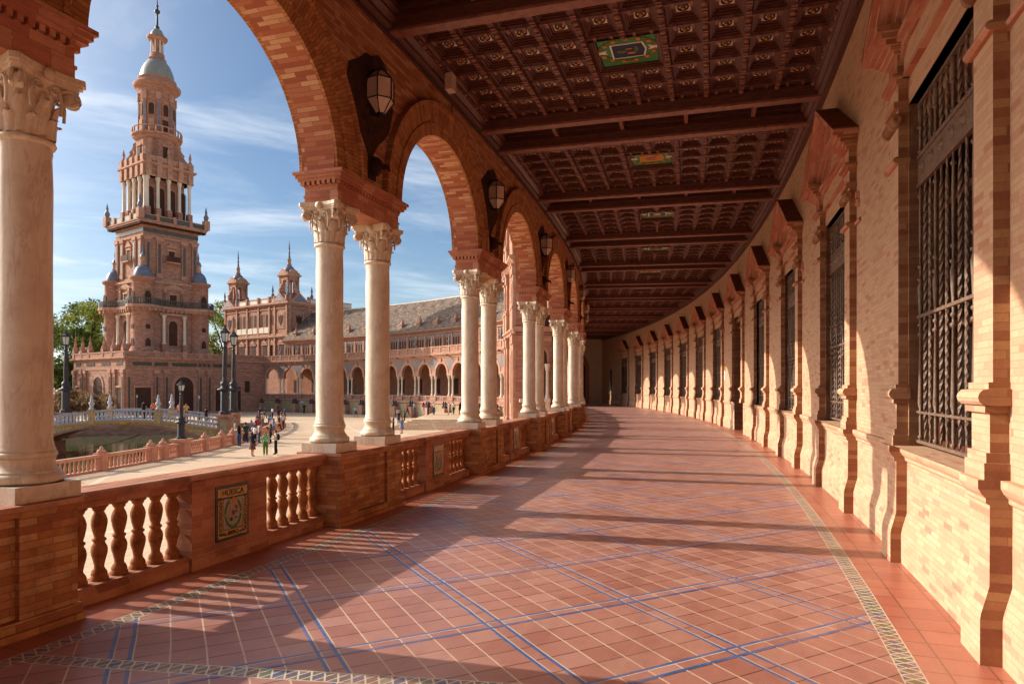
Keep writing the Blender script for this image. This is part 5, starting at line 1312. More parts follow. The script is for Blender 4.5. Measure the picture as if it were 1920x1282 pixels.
for q in range(8):
    a = q*pi/4 + pi/8; mb = MB()
    mb.box(-.32, .32, -.18, .1, 48.9, 55.2, 0); mb.box(-.14, .14, -.22, -.17, 49.6, 54.6, 5); mb.box(-.42, .42, -.3, .1, 55.0, 56.4, 1); mb.lathe([(.2, 58.4), (.28, 59.2), (.1, 59.6), (.02, 60.4)], 6, 0, .35, 1)
    m2 = MB(); m2.add(mb, lambda p: ((-(p[1]) + 2.98)*cos(a) - p[0]*sin(a), (-(p[1]) + 2.98)*sin(a) + p[0]*cos(a), p[2])); tb(m2, 'pilaster', FM)
for a in (pi, -pi/2, -3*pi/4, -pi/4):
    mb = MB(); arched(mb, 0, 0, 52.2, 54.3, .5, 3, 1); mb.box(-.5, .5, 0, .05, 49.4, 51.4, 3 if a == -pi/2 else 1); m2 = MB(); m2.add(mb, lambda p: ((3.06 - p[1])*cos(a) - p[0]*sin(a), (3.06 - p[1])*sin(a) + p[0]*cos(a), p[2])); tb(m2, 'window', FM)
mb = MB(); mb.lathe([(2.95, 59.4), (2.9, 60.2), (2.65, 61.2), (2.2, 62.2), (1.6, 63.0), (1.35, 63.2)], 24); tb(mb, 'dome', [M['fdome']])
mb = MB(); mb.lathe([(1.4, 63.2), (1.6, 63.4), (1.3, 63.6), (1.25, 64.4), (1.0, 64.5), (.75, 64.5), (.75, 66.6), (1.3, 66.8), (1.75, 67.2), (1.8, 67.5), (1.3, 67.7)], 16)
for q in range(8): a = q*pi/4; mb.lathe([(.16, 64.4), (.13, 66.8)], 6, 1.05*cos(a), 1.05*sin(a), 4)
tb(mb, 'lantern', FM)
mb = MB(); mb.lathe([(1.15, 67.6), (1.15, 68.2), (.8, 68.9), (.35, 69.2)], 14, m=0); tb(mb, 'small_dome', [M['fdome']])
mb = MB(); mb.lathe([(.3, 69.1), (.45, 69.5), (.2, 69.8), (.17, 71.9), (.2, 72.0), (.5, 72.3), (.5, 72.6), (.18, 72.9), (.15, 73.3), (.3, 73.5), (.12, 73.7), (.03, 75.6)], 10); tb(mb, 'spire', [M['fspire']])
# wall linking tower and wing
lw = empty('link_wall', (-52.8, 131.5, -.5), atan2(4.2, 3.6)); tag(lw, 'plain curved brick wall with one small dark window between the tower and the arcade', 'wall')
mb = MB(); mb.box(-1.0, 5.9, 0, 1, -3.1, 7.2, 0); mb.box(-1.1, 6.0, -.15, 1, 5.2, 5.4, 1); mb.box(-1.1, 6.0, -.3, 1, 7.0, 7.3, 1); mb.box(-1.1, 6.0, -.1, 1, 7.3, 8.2, 0); mb.box(-1.1, 6.0, -.2, 1, 8.2, 8.4, 1); mb.box(-1.1, 6, -.1, 0, .0, .2, 1); mb.build('wall', FM, lw)
mb = MB(); mb.box(1.5, 2.5, -.06, 0, 1.2, 3.4, 3); mb.box(1.35, 2.65, -.12, 0, 3.4, 3.6, 1); mb.build('window', FM, lw)
mb = MB(); mb.box(-.7, .6, -.12, .0, -3.1, 2.2, 3); mb.build('doorway', FM, lw)

# ------------------------------------------------------------------ corner building with two belfry turrets
cb = empty('corner_building', (-46.5, 142, -3.8), TA); tag(cb, 'brick palace block with two small belfry turrets rising behind the arcade wing', 'building')
def cbm(mb, name, mats=FM, par=None):
    mb.V = [(x, y, z + O) for x, y, z in mb.V]; return mb.build(name, mats, par or cb)
mb = MB(); mb.box(0, 17, 0, 23, -3.1, 20.2, 0); ringbox(mb, 0, 17, 0, 23, [(.15, 8.2, 8.6), (.2, 12.6, 12.9), (.45, 12.9, 13.3), (.15, 13.3, 13.7), (.15, 18.8, 19.0), (.3, 19.5, 19.8), (.6, 19.8, 20.2)])
cbm(mb, 'wall')
def cbf(fn, items):
    for nm_, f in items:
        mb = MB(); f(mb); m2 = MB(); m2.add(mb, fn(0)); cbm(m2, nm_)
def w_up(x): return lambda mb: (arched(mb, x, -.05, 15.3, 18.0, .5, 3, 1), mb.box(x - .8, x + .8, -.25, 0, 13.9, 15.1, 4))
def w_lo(x): return lambda mb: (mb.box(x - .75, x + .75, -.06, 0, 8.7, 11.3, 3), mb.box(x - 1.05, x + 1.05, -.2, 0, 11.3, 11.6, 1), mb.prism([(x - 1.1, 11.7), (x + 1.1, 11.7), (x, 12.5)], -.2, 0, 1))
def pil(x): return lambda mb: (mb.box(x - .25, x + .25, -.3, 0, 8.2, 12.7, 1), mb.box(x - .22, x + .22, -.25, 0, 13.4, 19.6, 1), mb.box(x - .25, x + .25, -.4, .2, 20.2, 21.6, 1))
def shield(x): return lambda mb: (mb.box(x - 1.3, x + 1.3, -.12, 0, 14.6, 18.2, 1), mb.box(x - 1.05, x + 1.05, -.16, -.1, 14.85, 17.95, 0), mb.prism([(x - .7, 17.4), (x - .3, 17.0), (x, 17.5), (x + .3, 17.0), (x + .7, 17.4), (x + .6, 16.2), (x, 15.3), (x - .6, 16.2)], -.24, -.1, 3))
def gable(x, w_): return lambda mb: (mb.prism([(x - w_, 20.2), (x + w_, 20.2), (x, 22.2)], -.5, .3, 1), mb.prism([(x - w_*.7, 20.4), (x + w_*.7, 20.4), (x, 21.7)], -.55, -.4, 5))
it = []
for x in (7.1, 8.9, 11.2, 13.0, 15.3, 17.1): it.append(('arched_window', w_up(x)))
for x in (5.2, 19.0): it.append(('window', lambda mb, x=x: mb.box(x - .4, x + .4, -.06, 0, 15.6, 17.6, 3)))
for x in (2.3, 5.3, 8.0, 12.1, 16.2, 20.6): it.append(('window', w_lo(x)))
for x in (.3, 4.3, 6.2, 10.05, 14.15, 18.1, 22.6): it.append(('pilaster', pil(x)))
for x in (2.3, 20.9): it.append(('shield_panel', shield(x))); it.append(('gable', gable(x, 2.3)))
cbf(face_y, it)
cbf(face_x, [('shield_panel', shield(2.6)), ('gable', gable(2.6, 2.5)), ('pilaster', pil(.3)), ('pilaster', pil(5.2)), ('window', lambda mb: (mb.box(7.0, 7.8, -.06, 0, 14.8, 17.2, 3), mb.box(8.2, 9.0, -.06, 0, 14.8, 17.2, 3)))])
for x0, x1, y0, y1 in ((-.1, .15, 4.5, 18.4), (5, 17, -.1, .15)): mb = MB(); mb.box(x0, x1, y0, y1, 20.2, 21.1, 4); mb.box(x0 - .05, x1 + .05, y0, y1, 21.1, 21.35, 1); cbm(mb, 'roof_parapet')
def belfry(x, y):
    b = empty('belfry_turret', (x, y, 0)); b.parent = cb
    bb = MB(); w_ = 1.45
    for sx in (-1, 1):
        for sy in (-1, 1): bb.box(sx*w_ - .45*(sx > 0) - .0*(sx<0), sx*w_ + .45*(sx < 0), sy*w_ - .45*(sy > 0), sy*w_ + .45*(sy < 0), 20.2, 25.6, 0)
    bb.box(-w_, w_, -w_, w_, 20.0, 22.2, 0); bb.box(-w_, w_, -w_, w_, 24.8, 25.6, 0); ringbox(bb, -w_, w_, -w_, w_, [(.15, 25.6, 25.8), (.35, 25.8, 26.1), (.1, 26.1, 26.5)])
    for k in range(4):
        a = k*pi/2; q = MB(); q.prism([(-1.45, 22.2), (-2.5, 22.2), (-2.6, 22.9), (-2.2, 23.3), (-2.2, 23.7), (-1.8, 24.1), (-1.8, 24.6), (-1.45, 25.0)], -.2, .2, 1, True); bb.add(q, lambda p: (p[0]*cos(a) - (p[1]-0)*sin(a), p[0]*sin(a) + p[1]*cos(a), p[2]))
        q = MB(); q.prism([(-1.1 + 0, 26.1)] + [(1.1*-cos(pi*i/8), 26.3 + .9*sin(pi*i/8)) for i in range(9)] + [(1.1, 26.1)], -1.6, -1.3, 1, True); bb.add(q, lambda p: (p[0]*cos(a) - p[1]*sin(a), p[0]*sin(a) + p[1]*cos(a), p[2]))
    bb.V = [(p, q, r + O) for p, q, r in bb.V]; bb.build('bell_chamber', FM, b)
    d = MB(); d.lathe([(1.35, 26.4), (1.25, 27.1), (.9, 27.7), (.5, 28.0)], 14, m=5); d.lathe([(.5, 28.0), (.6, 28.2), (.4, 28.4), (.35, 29.2), (.5, 29.3), (.3, 29.6)], 8, m=1); d.lathe([(.3, 29.5), (.14, 30.6), (.25, 30.9), (.1, 31.2), (.2, 31.6), (.02, 33.4)], 8, m=5)
    d.V = [(p, q, r + O) for p, q, r in d.V]; d.build('turret_dome', FM, b)
belfry(2.0, 2.3); belfry(2.0, 20.9)
for x, y in ((0, 5.2), (0, -.1), (6, 0), (0, 18.0), (0, 23), (9, 0)):
    mb = MB(); mb.lathe([(.25, 21.3), (.4, 21.8), (.15, 22.3), (.25, 22.8), (.03, 24.0)], 8, x, y, 5); cbm(mb, 'roof_finial')

# ------------------------------------------------------------------ trees and shrubs
def foliage_mat(name, a, b, c):
    t = NT(name); g_ = t.n('ShaderNodeNewGeometry'); v = t.coord('Object'); r = X(t.t, g_.outputs['Random Per Island']); n = t.noise(v, .35, 3)
    col_ = t.ramp(r * .6 + n * .5, [(.25, a), (.55, b), (.85, c)]); t.base(col_, .6, .2)
    tr = t.n('ShaderNodeBsdfTranslucent'); t.l(col_, tr.inputs[0]); mx = t.n('ShaderNodeMixShader'); mx.inputs[0].default_value = .35
    out = t.t.nodes['Material Output']; t.l(t.b.outputs[0], mx.inputs[1]); t.l(tr.outputs[0], mx.inputs[2]); t.l(mx.outputs[0], out.inputs[0]); return t.mat
FG = [foliage_mat('yellow_green_leaves', lin('#4c5a26'), lin('#7d8a35'), lin('#a8a648')), foliage_mat('mid_green_leaves', lin('#33481f'), lin('#566a2c'), lin('#7c8a3c')), foliage_mat('deep_green_leaves', lin('#24361c'), lin('#3c5226'), lin('#55682f')), foliage_mat('russet_leaves', lin('#6b5138'), lin('#94704e'), lin('#a89266'))]
M['bark'] = plain_mat('bark', lin('#5a4a3a'), .9, .1, 0, .3, 4, .5)
def tree(x, y, H, W_, label, fm, seed, n=2600, leaf=.55, name='tree', cat='tree', grp='trees behind the tower', low=.12, cl=22):
    rr = random.Random(seed); r = empty(name, (x, y, ZP)); tag(r, label, cat, grp)
    cents = []
    for i in range(cl):
        a, q = rr.uniform(0, 6.28), sqrt(rr.random()); h = rr.uniform(low + .1, .97); prof_ = sin(pi * min(1, (1 - h) * 1.15 + .12)) ** .6
        cents.append((q*W_*.5*prof_*cos(a), q*W_*.5*prof_*sin(a), H*h, rr.uniform(.10, .2) * W_))
    mb = MB()
    if name == 'tree':
        mb.tube([(0,0,0), (.1,.1,H*.25), (-.1,.2,H*.5), (.1,0,H*.8)], [H*.022, H*.018, H*.012, H*.004], 8)
        for c_ in cents[:10]: mb.tube([(0, .1, min(H*.45, c_[2]*.55)), (c_[0]*.5, c_[1]*.5, c_[2]*.8), c_[:3]], [H*.009, H*.006, H*.002], 5)
        mb.build('trunk', [M['bark']], r)
    else:
        for c_ in cents[:8]: mb.tube([(0, 0, 0), (c_[0]*.5, c_[1]*.5, c_[2]*.5), c_[:3]], [.08, .05, .02], 5)
        mb.build('stem', [M['bark']], r)
    mb = MB()
    for i in range(n):
        c_ = cents[rr.randrange(cl)]; u_, v_ = rr.uniform(-1, 1), rr.uniform(0, 6.28); s_ = sqrt(1 - u_*u_); q = c_[3] * rr.uniform(.35, 1.2)
        p = (c_[0] + q*s_*cos(v_), c_[1] + q*s_*sin(v_), max(.2, c_[2] + q*u_*.75)); L_ = leaf * rr.uniform(.5, 1.1)
        d1 = [rr.gauss(0, 1) for _ in range(3)]; m1 = sqrt(sum(k*k for k in d1)); d1 = [k/m1*L_*.5 for k in d1]
        d2 = [rr.gauss(0, 1) for _ in range(3)]; m1 = sqrt(sum(k*k for k in d2)); d2 = [k/m1*L_*.32 for k in d2]
        mb.face([tuple(p[k]+d1[k] for k in range(3)), tuple(p[k]+d2[k] for k in range(3)), tuple(p[k]-d1[k] for k in range(3)), tuple(p[k]-d2[k]*.8 for k in range(3))])
    mb.build('crown' if name == 'tree' else 'foliage', [fm], r)
TR = [(-106, 150, 21, 15, 'yellow green tree directly behind the left street lamp', 0), (-100, 128, 16, 13, 'mid green tree left of the tower podium, lower front', 1), (-118, 162, 25, 16, 'tall deep green tree at the far left behind the others', 2), (-112, 178, 27, 15, 'dark cypress-like tree rising between the lamp and the tower', 2),
      (-97, 158, 25, 13, 'bright yellow green tree just left of the tower shaft', 0), (-92, 143, 17, 12, 'mid green tree behind the podium pinnacles', 1), (-125, 150, 20, 15, 'mid green tree seen beside the big column', 1), (-72, 172, 26, 12, 'green tree showing in the gap right of the tower', 0), (-112, 132, 15, 14, 'low deep green tree in front of the left tree group', 2), (-78, 165, 22, 11, 'pale green tree behind the right turret of the tower', 0), (-90, 122, 12, 10, 'small green tree beside the podium corner', 1)]
for i, (x, y, H, W_, l, f) in enumerate(TR): tree(x, y, H, W_, l, FG[f], 11 + i, 7000, .85, cl=34)
BU = [(-60.5, 93, 'first'), (-55, 92, 'second'), (-70, 90, 'third'), (-64, 87.5, 'fourth'), (-58, 88.5, 'fifth'), (-66.5, 92, 'sixth')]
for i, (x, y, o_) in enumerate(BU): tree(x, y, 3.9 + .4*(i % 3), 5.2, 'russet shrub on the canal bank, ' + o_ + ' of the clump left of the tower', FG[3], 60 + i, 3600, .42, 'shrub', 'shrub', 'russet shrubs beyond the bridge', .05, 16)
# ------------------------------------------------------------------ people: one continuous skinned body each, clothes as children
def fab(name, h): 
    k = 'fab_' + name
    if k not in M: M[k] = plain_mat('cloth_' + name, lin(h), .85, .15, 0, .15, 12, .2)
    return M[k]
SK = plain_mat('skin', lin('#c08c6c'), .6, .3, 0, .08, 9, 0)
def body_mesh(pose):
    """pose: dict of leg spread / stride / arms; returns evaluated mesh built with a skin modifier"""
    st, ar, sit = pose.get('stride', .1), pose.get('arms', 'down'), pose.get('sit', False)
    V = []; E_ = []; Rr = []
    def v(p, r): V.append(p); Rr.append(r); return len(V) - 1
    def e(a, b): E_.append((a, b))
    hz = .92 if not sit else .50
    pel = v((0, 0, hz), (.15, .11)); w = v((0, 0, hz + .16), (.125, .09)); ch = v((0, .0, hz + .36), (.155, .10)); sh = v((0, 0, hz + .50), (.10, .075)); nk = v((0, 0, hz + .57), (.055, .055)); hd = v((0, -.01, hz + .66), (.082, .092)); ht = v((0, 0, hz + .76), (.07, .08))
    for a, b in ((pel, w), (w, ch), (ch, sh), (sh, nk), (nk, hd), (hd, ht)): e(a, b)
    for sg in (-1, 1):
        if sit:
            hp = v((sg*.09, -.02, hz - .02), (.085, .085)); kn = v((sg*.11, -.42, hz), (.06, .06)); an = v((sg*.11, -.40, .09), (.042, .042)); to = v((sg*.12, -.55, .03), (.035, .03))
        else:
            s = st * sg; hp = v((sg*.09, 0, hz - .08), (.092, .09)); kn = v((sg*.10, -s*.5 - .01, .50), (.06, .062)); an = v((sg*.10, -s + .02, .09), (.042, .045)); to = v((sg*.11, -s - .13, .03), (.04, .028))
        for a, b in ((pel, hp), (hp, kn), (kn, an), (an, to)): e(a, b)
        so = v((sg*.165, 0, hz + .47), (.06, .06)); e(sh, so)
        if ar == 'down' or (ar == 'one' and sg < 0): el = (sg*.22, .03 + st*sg*.4, hz + .20); wr = (sg*.23, -.05 + st*sg*.6, hz - .04); ha = (sg*.225, -.08 + st*sg*.6, hz - .14)
        elif ar == 'up' or ar == 'one': el = (sg*.25, -.16, hz + .30); wr = (sg*.14, -.28, hz + .46); ha = (sg*.10, -.30, hz + .53)
        elif ar == 'hips': el = (sg*.34, .04, hz + .22); wr = (sg*.19, -.05, hz + .06); ha = (sg*.13, -.08, hz + .04)
        else: el = (sg*.22, -.02, hz + .20); wr = (sg*.12, -.24, hz + .16); ha = (sg*.06, -.28, hz + .18)
        el = v(el, (.043, .043)); wr = v(wr, (.03, .03)); ha = v(ha, (.035, .022)); e(so, el); e(el, wr); e(wr, ha)
        p0_, p1_ = V[wr], V[ha]; d = [p1_[k] - p0_[k] for k in range(3)]; L_ = sqrt(sum(k*k for k in d)); d = [k/L_ for k in d]
        for q in range(4):
            o_ = (q - 1.5) * .018; f = v((p1_[0] + d[0]*.07, p1_[1] + d[1]*.07 + o_, p1_[2] + d[2]*(.07 - .008*abs(q - 1))), (.009, .009)); e(ha, f)
        th = v((p1_[0] - sg*.02, p1_[1] - .04, p1_[2] + .01), (.010, .010)); e(ha, th)
    me = bpy.data.meshes.new('b'); me.from_pydata(V, E_, []); o = bpy.data.objects.new('b', me); C.objects.link(o)
    sk = o.modifiers.new('s', 'SKIN'); sk.use_smooth_shade = True
    for i, r in enumerate(Rr): me.skin_vertices[0].data[i].radius = r; me.skin_vertices[0].data[i].use_root = (i == 0)
    sb = o.modifiers.new('u', 'SUBSURF'); sb.levels = 1; sb.render_levels = 1
    dg = bpy.context.evaluated_depsgraph_get(); dg.update()
    r = bpy.data.meshes.new_from_object(o.evaluated_get(dg)); bpy.data.objects.remove(o)
    # nose and ears, pulled out of the head surface itself
    for vt in r.vertices:
        x, y, z = vt.co; hh = z - (hz + .66)
        if abs(x) < .022 and y < -.07 and -.03 < hh < .03: vt.co.y -= .022
        if abs(abs(x) - .075) < .02 and abs(y) < .03 and abs(hh) < .03: vt.co.x *= 1.1
    return r, hz
PM = {}
def bodyfor(key, pose):
    if key not in PM: PM[key] = body_mesh(pose)
    return PM[key]
POSES = {'stand': dict(stride=.02, arms='down'), 'walk': dict(stride=.26, arms='down'), 'phone': dict(stride=.04, arms='up'), 'hold': dict(stride=.06, arms='front'), 'one': dict(stride=.05, arms='one'), 'hips': dict(stride=.03, arms='hips'), 'sit': dict(stride=0, arms='front', sit=True)}
CL = {}
def shell(me, test, off, name, mat, par):
    key = (me.name, name[:5], off, test.__name__, str(getattr(test, 'k', '')))
    if key in CL: nm = CL[key].copy()
    else:
        nv = {}; V = []; F = []
        for p in me.polygons:
            c = p.center
            if test(c):
                f = []
                for i in p.vertices:
                    if i not in nv:
                        v = me.vertices[i]; nv[i] = len(V); V.append(tuple(v.co[k] + v.normal[k] * off for k in range(3)))
                    f.append(nv[i])
                F.append(f)
        nm = bpy.data.meshes.new(name); nm.from_pydata(V, [], F); nm.polygons.foreach_set('use_smooth', [True] * len(F)); CL[key] = nm
        nm = nm.copy()
    nm.materials.clear(); nm.materials.append(mat); o = bpy.data.objects.new(name, nm); C.objects.link(o); o.parent = par; return o
def person(x, y, z, face, pose, label, top, bottom, hair='#2a1c14', h=1.70, sleeves='short', legs='long', hairlen=0, bag=None, grp='visitors in the plaza', hat=None):
    me, hz = bodyfor(pose, POSES[pose]); b = bpy.data.objects.new('person', me); C.objects.link(b)
    if not me.materials: me.materials.append(SK)
    b.location = (x, y, z); b.rotation_euler = (0, 0, face); s = h / 1.70; b.scale = (s, s, s); tag(b, label, 'person', grp)
    sl = {'none': .155, 'short': .235, 'long': 9}[sleeves]
    def t_top(c): return hz - .04 < c[2] < hz + .535 and abs(c[0]) < (sl if sl < 1 else 9) and not (abs(c[0]) > .19 and c[2] < hz + .26 and sl < 1) and not (sl > 1 and abs(c[0]) > .1 and c[2] < hz - .02)
    t_top.k = sleeves
    lo = {'long': .10, 'shorts': .52, 'skirt': .52, 'dress': .52}[legs]
    def t_bot(c): return (lo if hz > .8 else .12) < c[2] < hz + .07 and abs(c[0]) < .19 
    t_bot.k = legs
    shell(me, t_top, .016, 'shirt', fab(top, top), b)
    if legs in ('skirt', 'dress'):
        mb = MB(); mb.lathe([(.15, hz + .05), (.19, hz - .12), (.25, hz - .32), (.27, hz - .42)], 14, cap=False); o = mb.build('skirt', [fab(bottom, bottom)], b)
        for v in o.data.vertices: v.co.y *= .8
    else: shell(me, t_bot, .02, 'trousers' if legs == 'long' else 'shorts', fab(bottom, bottom), b)
    def t_hair(c): return c[2] > hz + .70 - (.10 if c[1] > -.02 else 0) + (.0 if c[1] > -.03 else .02) and c[2] > hz + .60
    shell(me, t_hair, .014, 'hair', fab(hair, hair), b)
    if hairlen:
        mb = MB(); mb.lathe([(.085, hz + .74), (.1, hz + .66), (.095, hz + .55), (.08, hz + .42), (.03, hz + .36)], 10, 0, .035); o = mb.build('long_hair', [fab(hair, hair)], b)
    def t_shoe(c): return c[2] < .085
    shell(me, t_shoe, .012, 'shoes', fab('#3a3634', '#3a3634'), b)
    if hat:
        mb = MB(); mb.lathe([(.15, hz + .75), (.155, hz + .765), (.09, hz + .77), (.085, hz + .84), (.05, hz + .86)], 12); mb.build('hat', [fab(hat, hat)], b)
    if bag:
        R2 = bpy.data.objects.new('backpack', None)
        mb = MB()
        for i in range(3): pass
        mb.lathe([(.06, hz + .06), (.15, hz + .10), (.165, hz + .25), (.15, hz + .42), (.07, hz + .48)], 10, 0, 0); mb.V = [(a*1.0, b_*.62 + .17, c_) for a, b_, c_ in mb.V]
        for sg in (-1, 1): mb.tube([(sg*.09, .14, hz + .42), (sg*.10, .03, hz + .535), (sg*.10, -.10, hz + .42), (sg*.11, -.08, hz + .2), (sg*.1, .12, hz + .12)], .018, 5)
        o = mb.build('backpack', [fab(bag, bag)]); o.location = b.location; o.rotation_euler = b.rotation_euler; o.scale = b.scale
        tag(o, 'backpack worn by the ' + label, 'backpack')
        if len(o['label'].split()) > 16: o['label'] = ' '.join(o['label'].split()[:16])
        bpy.data.objects.remove(R2)
    return b
Z0 = ZP
P_ = [
 (-22.05, 55.28, 3.0, 'one', 'person in black top and blue jeans with back turned, left of the front group', '#1d1c20', '#3f5f86', dict(sleeves='none', hairlen=1)),
 (-21.35, 56.3, 1.6, 'stand', 'person in white shirt and jeans standing behind the black top', '#dcdde4', '#46618a', dict()),
 (-20.9, 55.6, 2.4, 'hold', 'person in white top and black trousers in the front group', '#e4e2e0', '#1f1f26', dict()),
 (-17.88, 47.1, 2.7, 'hold', 'red haired person in navy shirt and short plaid skirt, nearest the viewer', '#262a42', '#6f4a48', dict(hair='#6b3a28', legs='skirt', hairlen=1, h=1.68)),
 (-17.3, 48.0, .3, 'stand', 'person all in bright green with long hair, middle of the nearest three', '#7fc48a', '#4c7d33', dict(hair='#2f6a3a', hairlen=1, h=1.6)),
 (-16.75, 48.5, -1.2, 'hold', 'person in pale shirt and dark trousers with a black backpack, right of the nearest three', '#d8cfc4', '#2c2622', dict(bag='#26272c', h=1.74)),
 (-23.74, 68.03, -.6, 'hips', 'brown haired person in a short blue grey dress standing alone', '#8aa0b4', '#6f88a0', dict(hair='#7a4a30', hairlen=1, legs='skirt', sleeves='none')),
 (-26.31, 70.53, .4, 'walk', 'person in a magenta top and dark red trousers', '#b0285f', '#6a1f3a', dict(h=1.6)),
 (-25.3, 62.5, 2.0, 'stand', 'person in pale top and white skirt by the bridge steps', '#c9c4c4', '#e9e2d8', dict(legs='skirt')),
 (-28.8, 77.4, 1.0, 'stand', 'person in dark brown shirt in the middle group', '#4a342c', '#27252c', dict()),
 (-28.3, 79.6, 2.2, 'hold', 'person in black t-shirt in the middle group', '#232229', '#33405c', dict()),
 (-26.9, 76.2, 4.0, 'one', 'person in pale blue shirt in the middle group', '#9fb2cf', '#3a4766', dict()),
 (-26.2, 78.0, .4, 'stand', 'person in white top in the middle group', '#e8e4e2', '#2f3142', dict(hairlen=1)),
 (-25.4, 74.6, 5.0, 'walk', 'person in black clothes at the edge of the middle group', '#1f1f25', '#26262c', dict()),
 (-38.42, 104.3, 0.4, 'walk', 'distant person in navy walking left of another in white', '#2a3358', '#23263a', dict()),
 (-37.5, 103.8, 1.4, 'walk', 'second distant person in navy, walking close behind', '#323a5a', '#2b2d44', dict()),
 (-36.6, 104.5, 2.4, 'stand', 'distant person in a white shirt and black trousers', '#e8e6e4', '#202026', dict()),
 (-33.73, 98.89, 3.4, 'stand', 'distant person in black beside a pale one', '#2b2a30', '#24242a', dict()),
 (-30.3, 90.07, 4.4, 'hips', 'person in dark top and white skirt near the plaza middle', '#3a3942', '#d8d4d0', dict(legs='skirt')),
 (-33.2, 99.9, 5.4, 'walk', 'distant person in a dark blue dress', '#2c3f68', '#2c3f68', dict(legs='skirt')),
 (-37.7, 124.0, 0.9, 'one', 'person in black under a grey umbrella before the tiled benches', '#24242a', '#1f1f24', dict()),
 (-24.99, 109.5, 1.9, 'walk', 'person in pale blue with navy shorts walking between the big columns', '#a8bcd4', '#2d3f63', dict(bag='#c9c9cf', legs='shorts')),
 (-23.4, 110.3, 2.9, 'stand', 'person in grey standing beside the walker between the columns', '#6f7078', '#3a3a44', dict()),
 (-16.73, 92.5, 3.9, 'stand', 'person in a pink top right of the second big column', '#d9a0a0', '#2c2f3f', dict(hairlen=1)),
 (-12.6, 72.66, 4.9, 'hold', 'person in black jacket just above the balustrade', '#212228', '#2c2c36', dict(hair='#241b16')),
 (-11.3, 70.09, 5.9, 'hold', 'person in blue grey dress just above the balustrade', '#7482a0', '#7482a0', dict(hairlen=1, legs='skirt', hair='#8a7258')),
 (-14.6, 88.2, .7, 'stand', 'person in dark shirt and jeans in the right hand crowd', '#33323c', '#3c4460', dict()),
 (-13.6, 88.9, 1.7, 'walk', 'person in brick red shirt in the right hand crowd', '#8a3d36', '#3a2a28', dict()),
 (-13.3, 93.4, 2.7, 'stand', 'person in grey in the right hand crowd', '#9a9aa2', '#5a5a66', dict()),
 (-11.9, 91.9, 3.7, 'hold', 'person in pink in the right hand crowd', '#d05f84', '#e0d4d0', dict(hairlen=1)),
 (-11.2, 91.2, 4.7, 'one', 'person in navy in the right hand crowd', '#2a2f4e', '#2a2f4e', dict()),
 (-10.7, 93.6, 5.7, 'phone', 'person in white shirt at the right end of the crowd', '#e4e0dc', '#3a3e50', dict()),
]
P_ += [
 (-23.6, 60.6, 1.2, 'hold', 'person in a beige jacket beside the bridge steps, left of the magenta top', '#b59a78', '#3c3a44', dict()),
 (-22.9, 58.9, 3.6, 'stand', 'person in a dark green shirt near the bridge steps', '#33503c', '#4a4a58', dict()),
 (-20.2, 57.2, 5.2, 'phone', 'person in dark grey holding a phone behind the front group', '#45464e', '#25262c', dict(hairlen=1)),
 (-21.6, 58.4, 2.1, 'hips', 'person in a red cap and white shirt behind the front group', '#dedcd8', '#3a5078', dict(hat='#a03a30')),
 (-24.6, 64.6, 0.8, 'walk', 'person in a sky blue shirt walking past the bridge steps', '#8fb4dc', '#30323c', dict()),
 (-27.4, 73.6, 2.9, 'one', 'person in a tan coat at the back of the middle group', '#a58660', '#2c2a30', dict()),
 (-29.9, 82.0, 4.1, 'stand', 'person in cream with a straw hat in the far middle group', '#e0d2b8', '#8a7a62', dict(hat='#d8c48c')),
 (-31.6, 86.1, 0.2, 'walk', 'distant person in dark purple left of the straw hat', '#4a3352', '#2a2a34', dict()),
 (-19.6, 103.5, 1.1, 'stand', 'distant person in mustard yellow near the second big column', '#c79a3a', '#3a3a44', dict()),
 (-20.8, 104.3, 2.6, 'walk', 'distant person in black beside the one in mustard yellow', '#232329', '#2a2a30', dict()),
 (-29.5, 112.6, 4.6, 'stand', 'distant person in a white dress before the tiled benches', '#ece6de', '#ece6de', dict(legs='skirt', hairlen=1)),
 (-41.5, 121.3, 0.6, 'hold', 'distant person in olive green before the first arcade arches', '#5a6040', '#34343c', dict()),
 (-16.6, 99.6, 3.3, 'walk', 'person in light grey walking in front of the right hand benches', '#b9bcc2', '#4a5068', dict()),
 (-15.3, 97.4, 5.0, 'one', 'person in dark teal beside the one in light grey', '#2c5a60', '#2b2b33', dict()),
]
for i, (x, y, f, po_, l, a, b_, kw) in enumerate(P_):
    z = ZP
    if y > 86 and x > -14.5: z = -2.05 - 0
    person(x, y, z, f, po_, l, a, b_, **kw)
for (x, y, po_, l, a, b_) in ((-8.6, 93, 'stand', 'person in pale pink dress high on the stone steps', '#e0bfb4', '#e0bfb4'), (-7.9, 92.6, 'walk', 'person in white behind the fourth column', '#e2ddd8', '#3a3a44'), (-7.1, 93.5, 'stand', 'dark dressed person at the top of the steps', '#2b2b33', '#2b2b33')):
    person(x, y, -2.05, R_.uniform(0, 6), po_, l, a, b_)
for (x, y, po_, l, a, b_, kw) in ((.6, 3.6, 'hold', 'person in black leaning on the bridge railing, left of the orange one', '#26242a', '#2a2a33', {}), (1.7, 3.0, 'hips', 'person in an orange shirt on the bridge', '#f07a4a', '#5a4038', {}), (3.9, 3.2, 'stand', 'person in pink on the bridge beside the finial', '#e89a8f', '#8a6a5c', dict(hairlen=1)), (4.4, 3.6, 'one', 'person in pale yellow on the bridge beside the finial', '#e0b878', '#9a7a5c', {}), (6.6, 1.6, 'hold', 'person in black leaning over the bridge near its right end', '#2a2327', '#26262c', {})):
    q = brp(x, y, zdeck(x)); person(q[0], q[1], q[2], 2.4 + x, po_, l, a, b_, grp='visitors on the bridge', **kw)
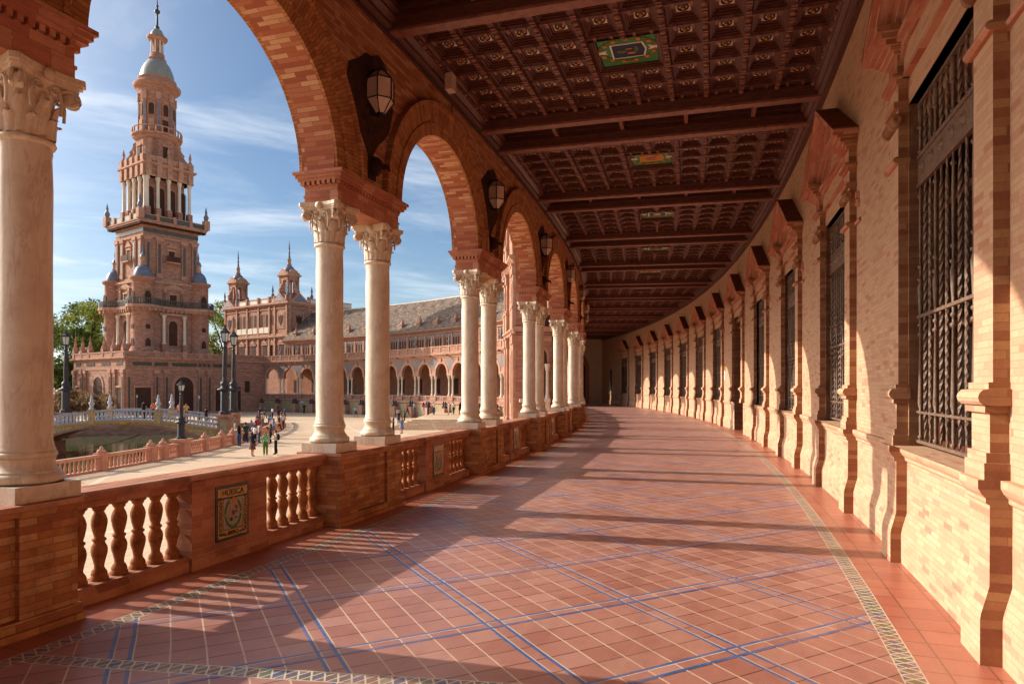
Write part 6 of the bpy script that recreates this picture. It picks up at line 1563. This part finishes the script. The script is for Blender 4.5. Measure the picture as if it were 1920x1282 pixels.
# umbrella held by the dark person
mb = MB(); mb.lathe([(.02, 2.32), (.2, 2.28), (.45, 2.12), (.6, 1.9), (.58, 1.9), (.43, 2.1), (.2, 2.25), (.02, 2.28)], 8, sm=False, cap=False); 
um = empty('umbrella', (-37.95, 124.0, ZP)); tag(um, 'open pale grey umbrella above the person in black', 'umbrella'); mb.build('canopy', [fab('#9fa4a8', '#9fa4a8')], um)
mb = MB(); mb.tube([(0, 0, .9), (0, 0, 2.3)], .012, 5); mb.build('shaft', [M['irond']], um)
# ------------------------------------------------------------------ sky
nt = world.node_tree; w = NT(tree=nt); nt.nodes.clear()
sky = w.n('ShaderNodeTexSky', sky_type='NISHITA'); sky.sun_disc = False; sky.sun_elevation = SUN_EL; sky.sun_rotation = -SUN_AZ
sky.air_density = 1.0; sky.dust_density = .3; sky.ozone_density = 3.0; sky.altitude = 20
v = w.coord('Generated')
x, y, z = w.xyz(v)
zz = z.mx(.02) + .12
cu, cv = x / zz, y / zz
c1 = w.comb(cu * .55 + cv * 1.25, cv * .42 - cu * .35, 0)
n1 = w.noise(w.map(c1, (.9, 3.6, 1), (3.1, 1.7, 0)), 1.0, 7, .6, .5)
n2 = w.noise(w.map(w.comb(cu, cv, 0), (.35, .35, 1), (5.2, 2.2, 0)), 1.3, 3, .5)
cl = w.ramp(n1 * .75 + n2 * .35, [(.50, 0.), (.57, .12), (.70, .62)])
bg = w.n('ShaderNodeBackground'); out = w.n('ShaderNodeOutputWorld')
tint = w.mix(.0, sky.outputs[0], (0,0,0))
clr = w.mix(cl, tint, SKYCLOUD)
sv = (-sin(SUN_AZ) * cos(SUN_EL), cos(SUN_AZ) * cos(SUN_EL), sin(SUN_EL))
dt = (x * sv[0] + y * sv[1] + z * sv[2]).mx(0.)
gl = dt.m('POWER', 14.) * SUN_GLOW                      # warm glow added round the unseen sun to fill the gallery shade
glow_add = w.n('ShaderNodeMix', data_type='RGBA', blend_type='ADD'); glow_add.inputs[0].default_value = 1
gc = w.n('ShaderNodeVectorMath', operation='SCALE'); gc.inputs[0].default_value = (1.0, .90, .75); w.l(gl, gc.inputs['Scale'])
w.l(clr, glow_add.inputs[6]); w.l(gc.outputs[0], glow_add.inputs[7]); clr = glow_add.outputs[2]
w.l(clr, bg.inputs[0]); bg.inputs[1].default_value = SKYSTR
w.l(bg.outputs[0], out.inputs[0])
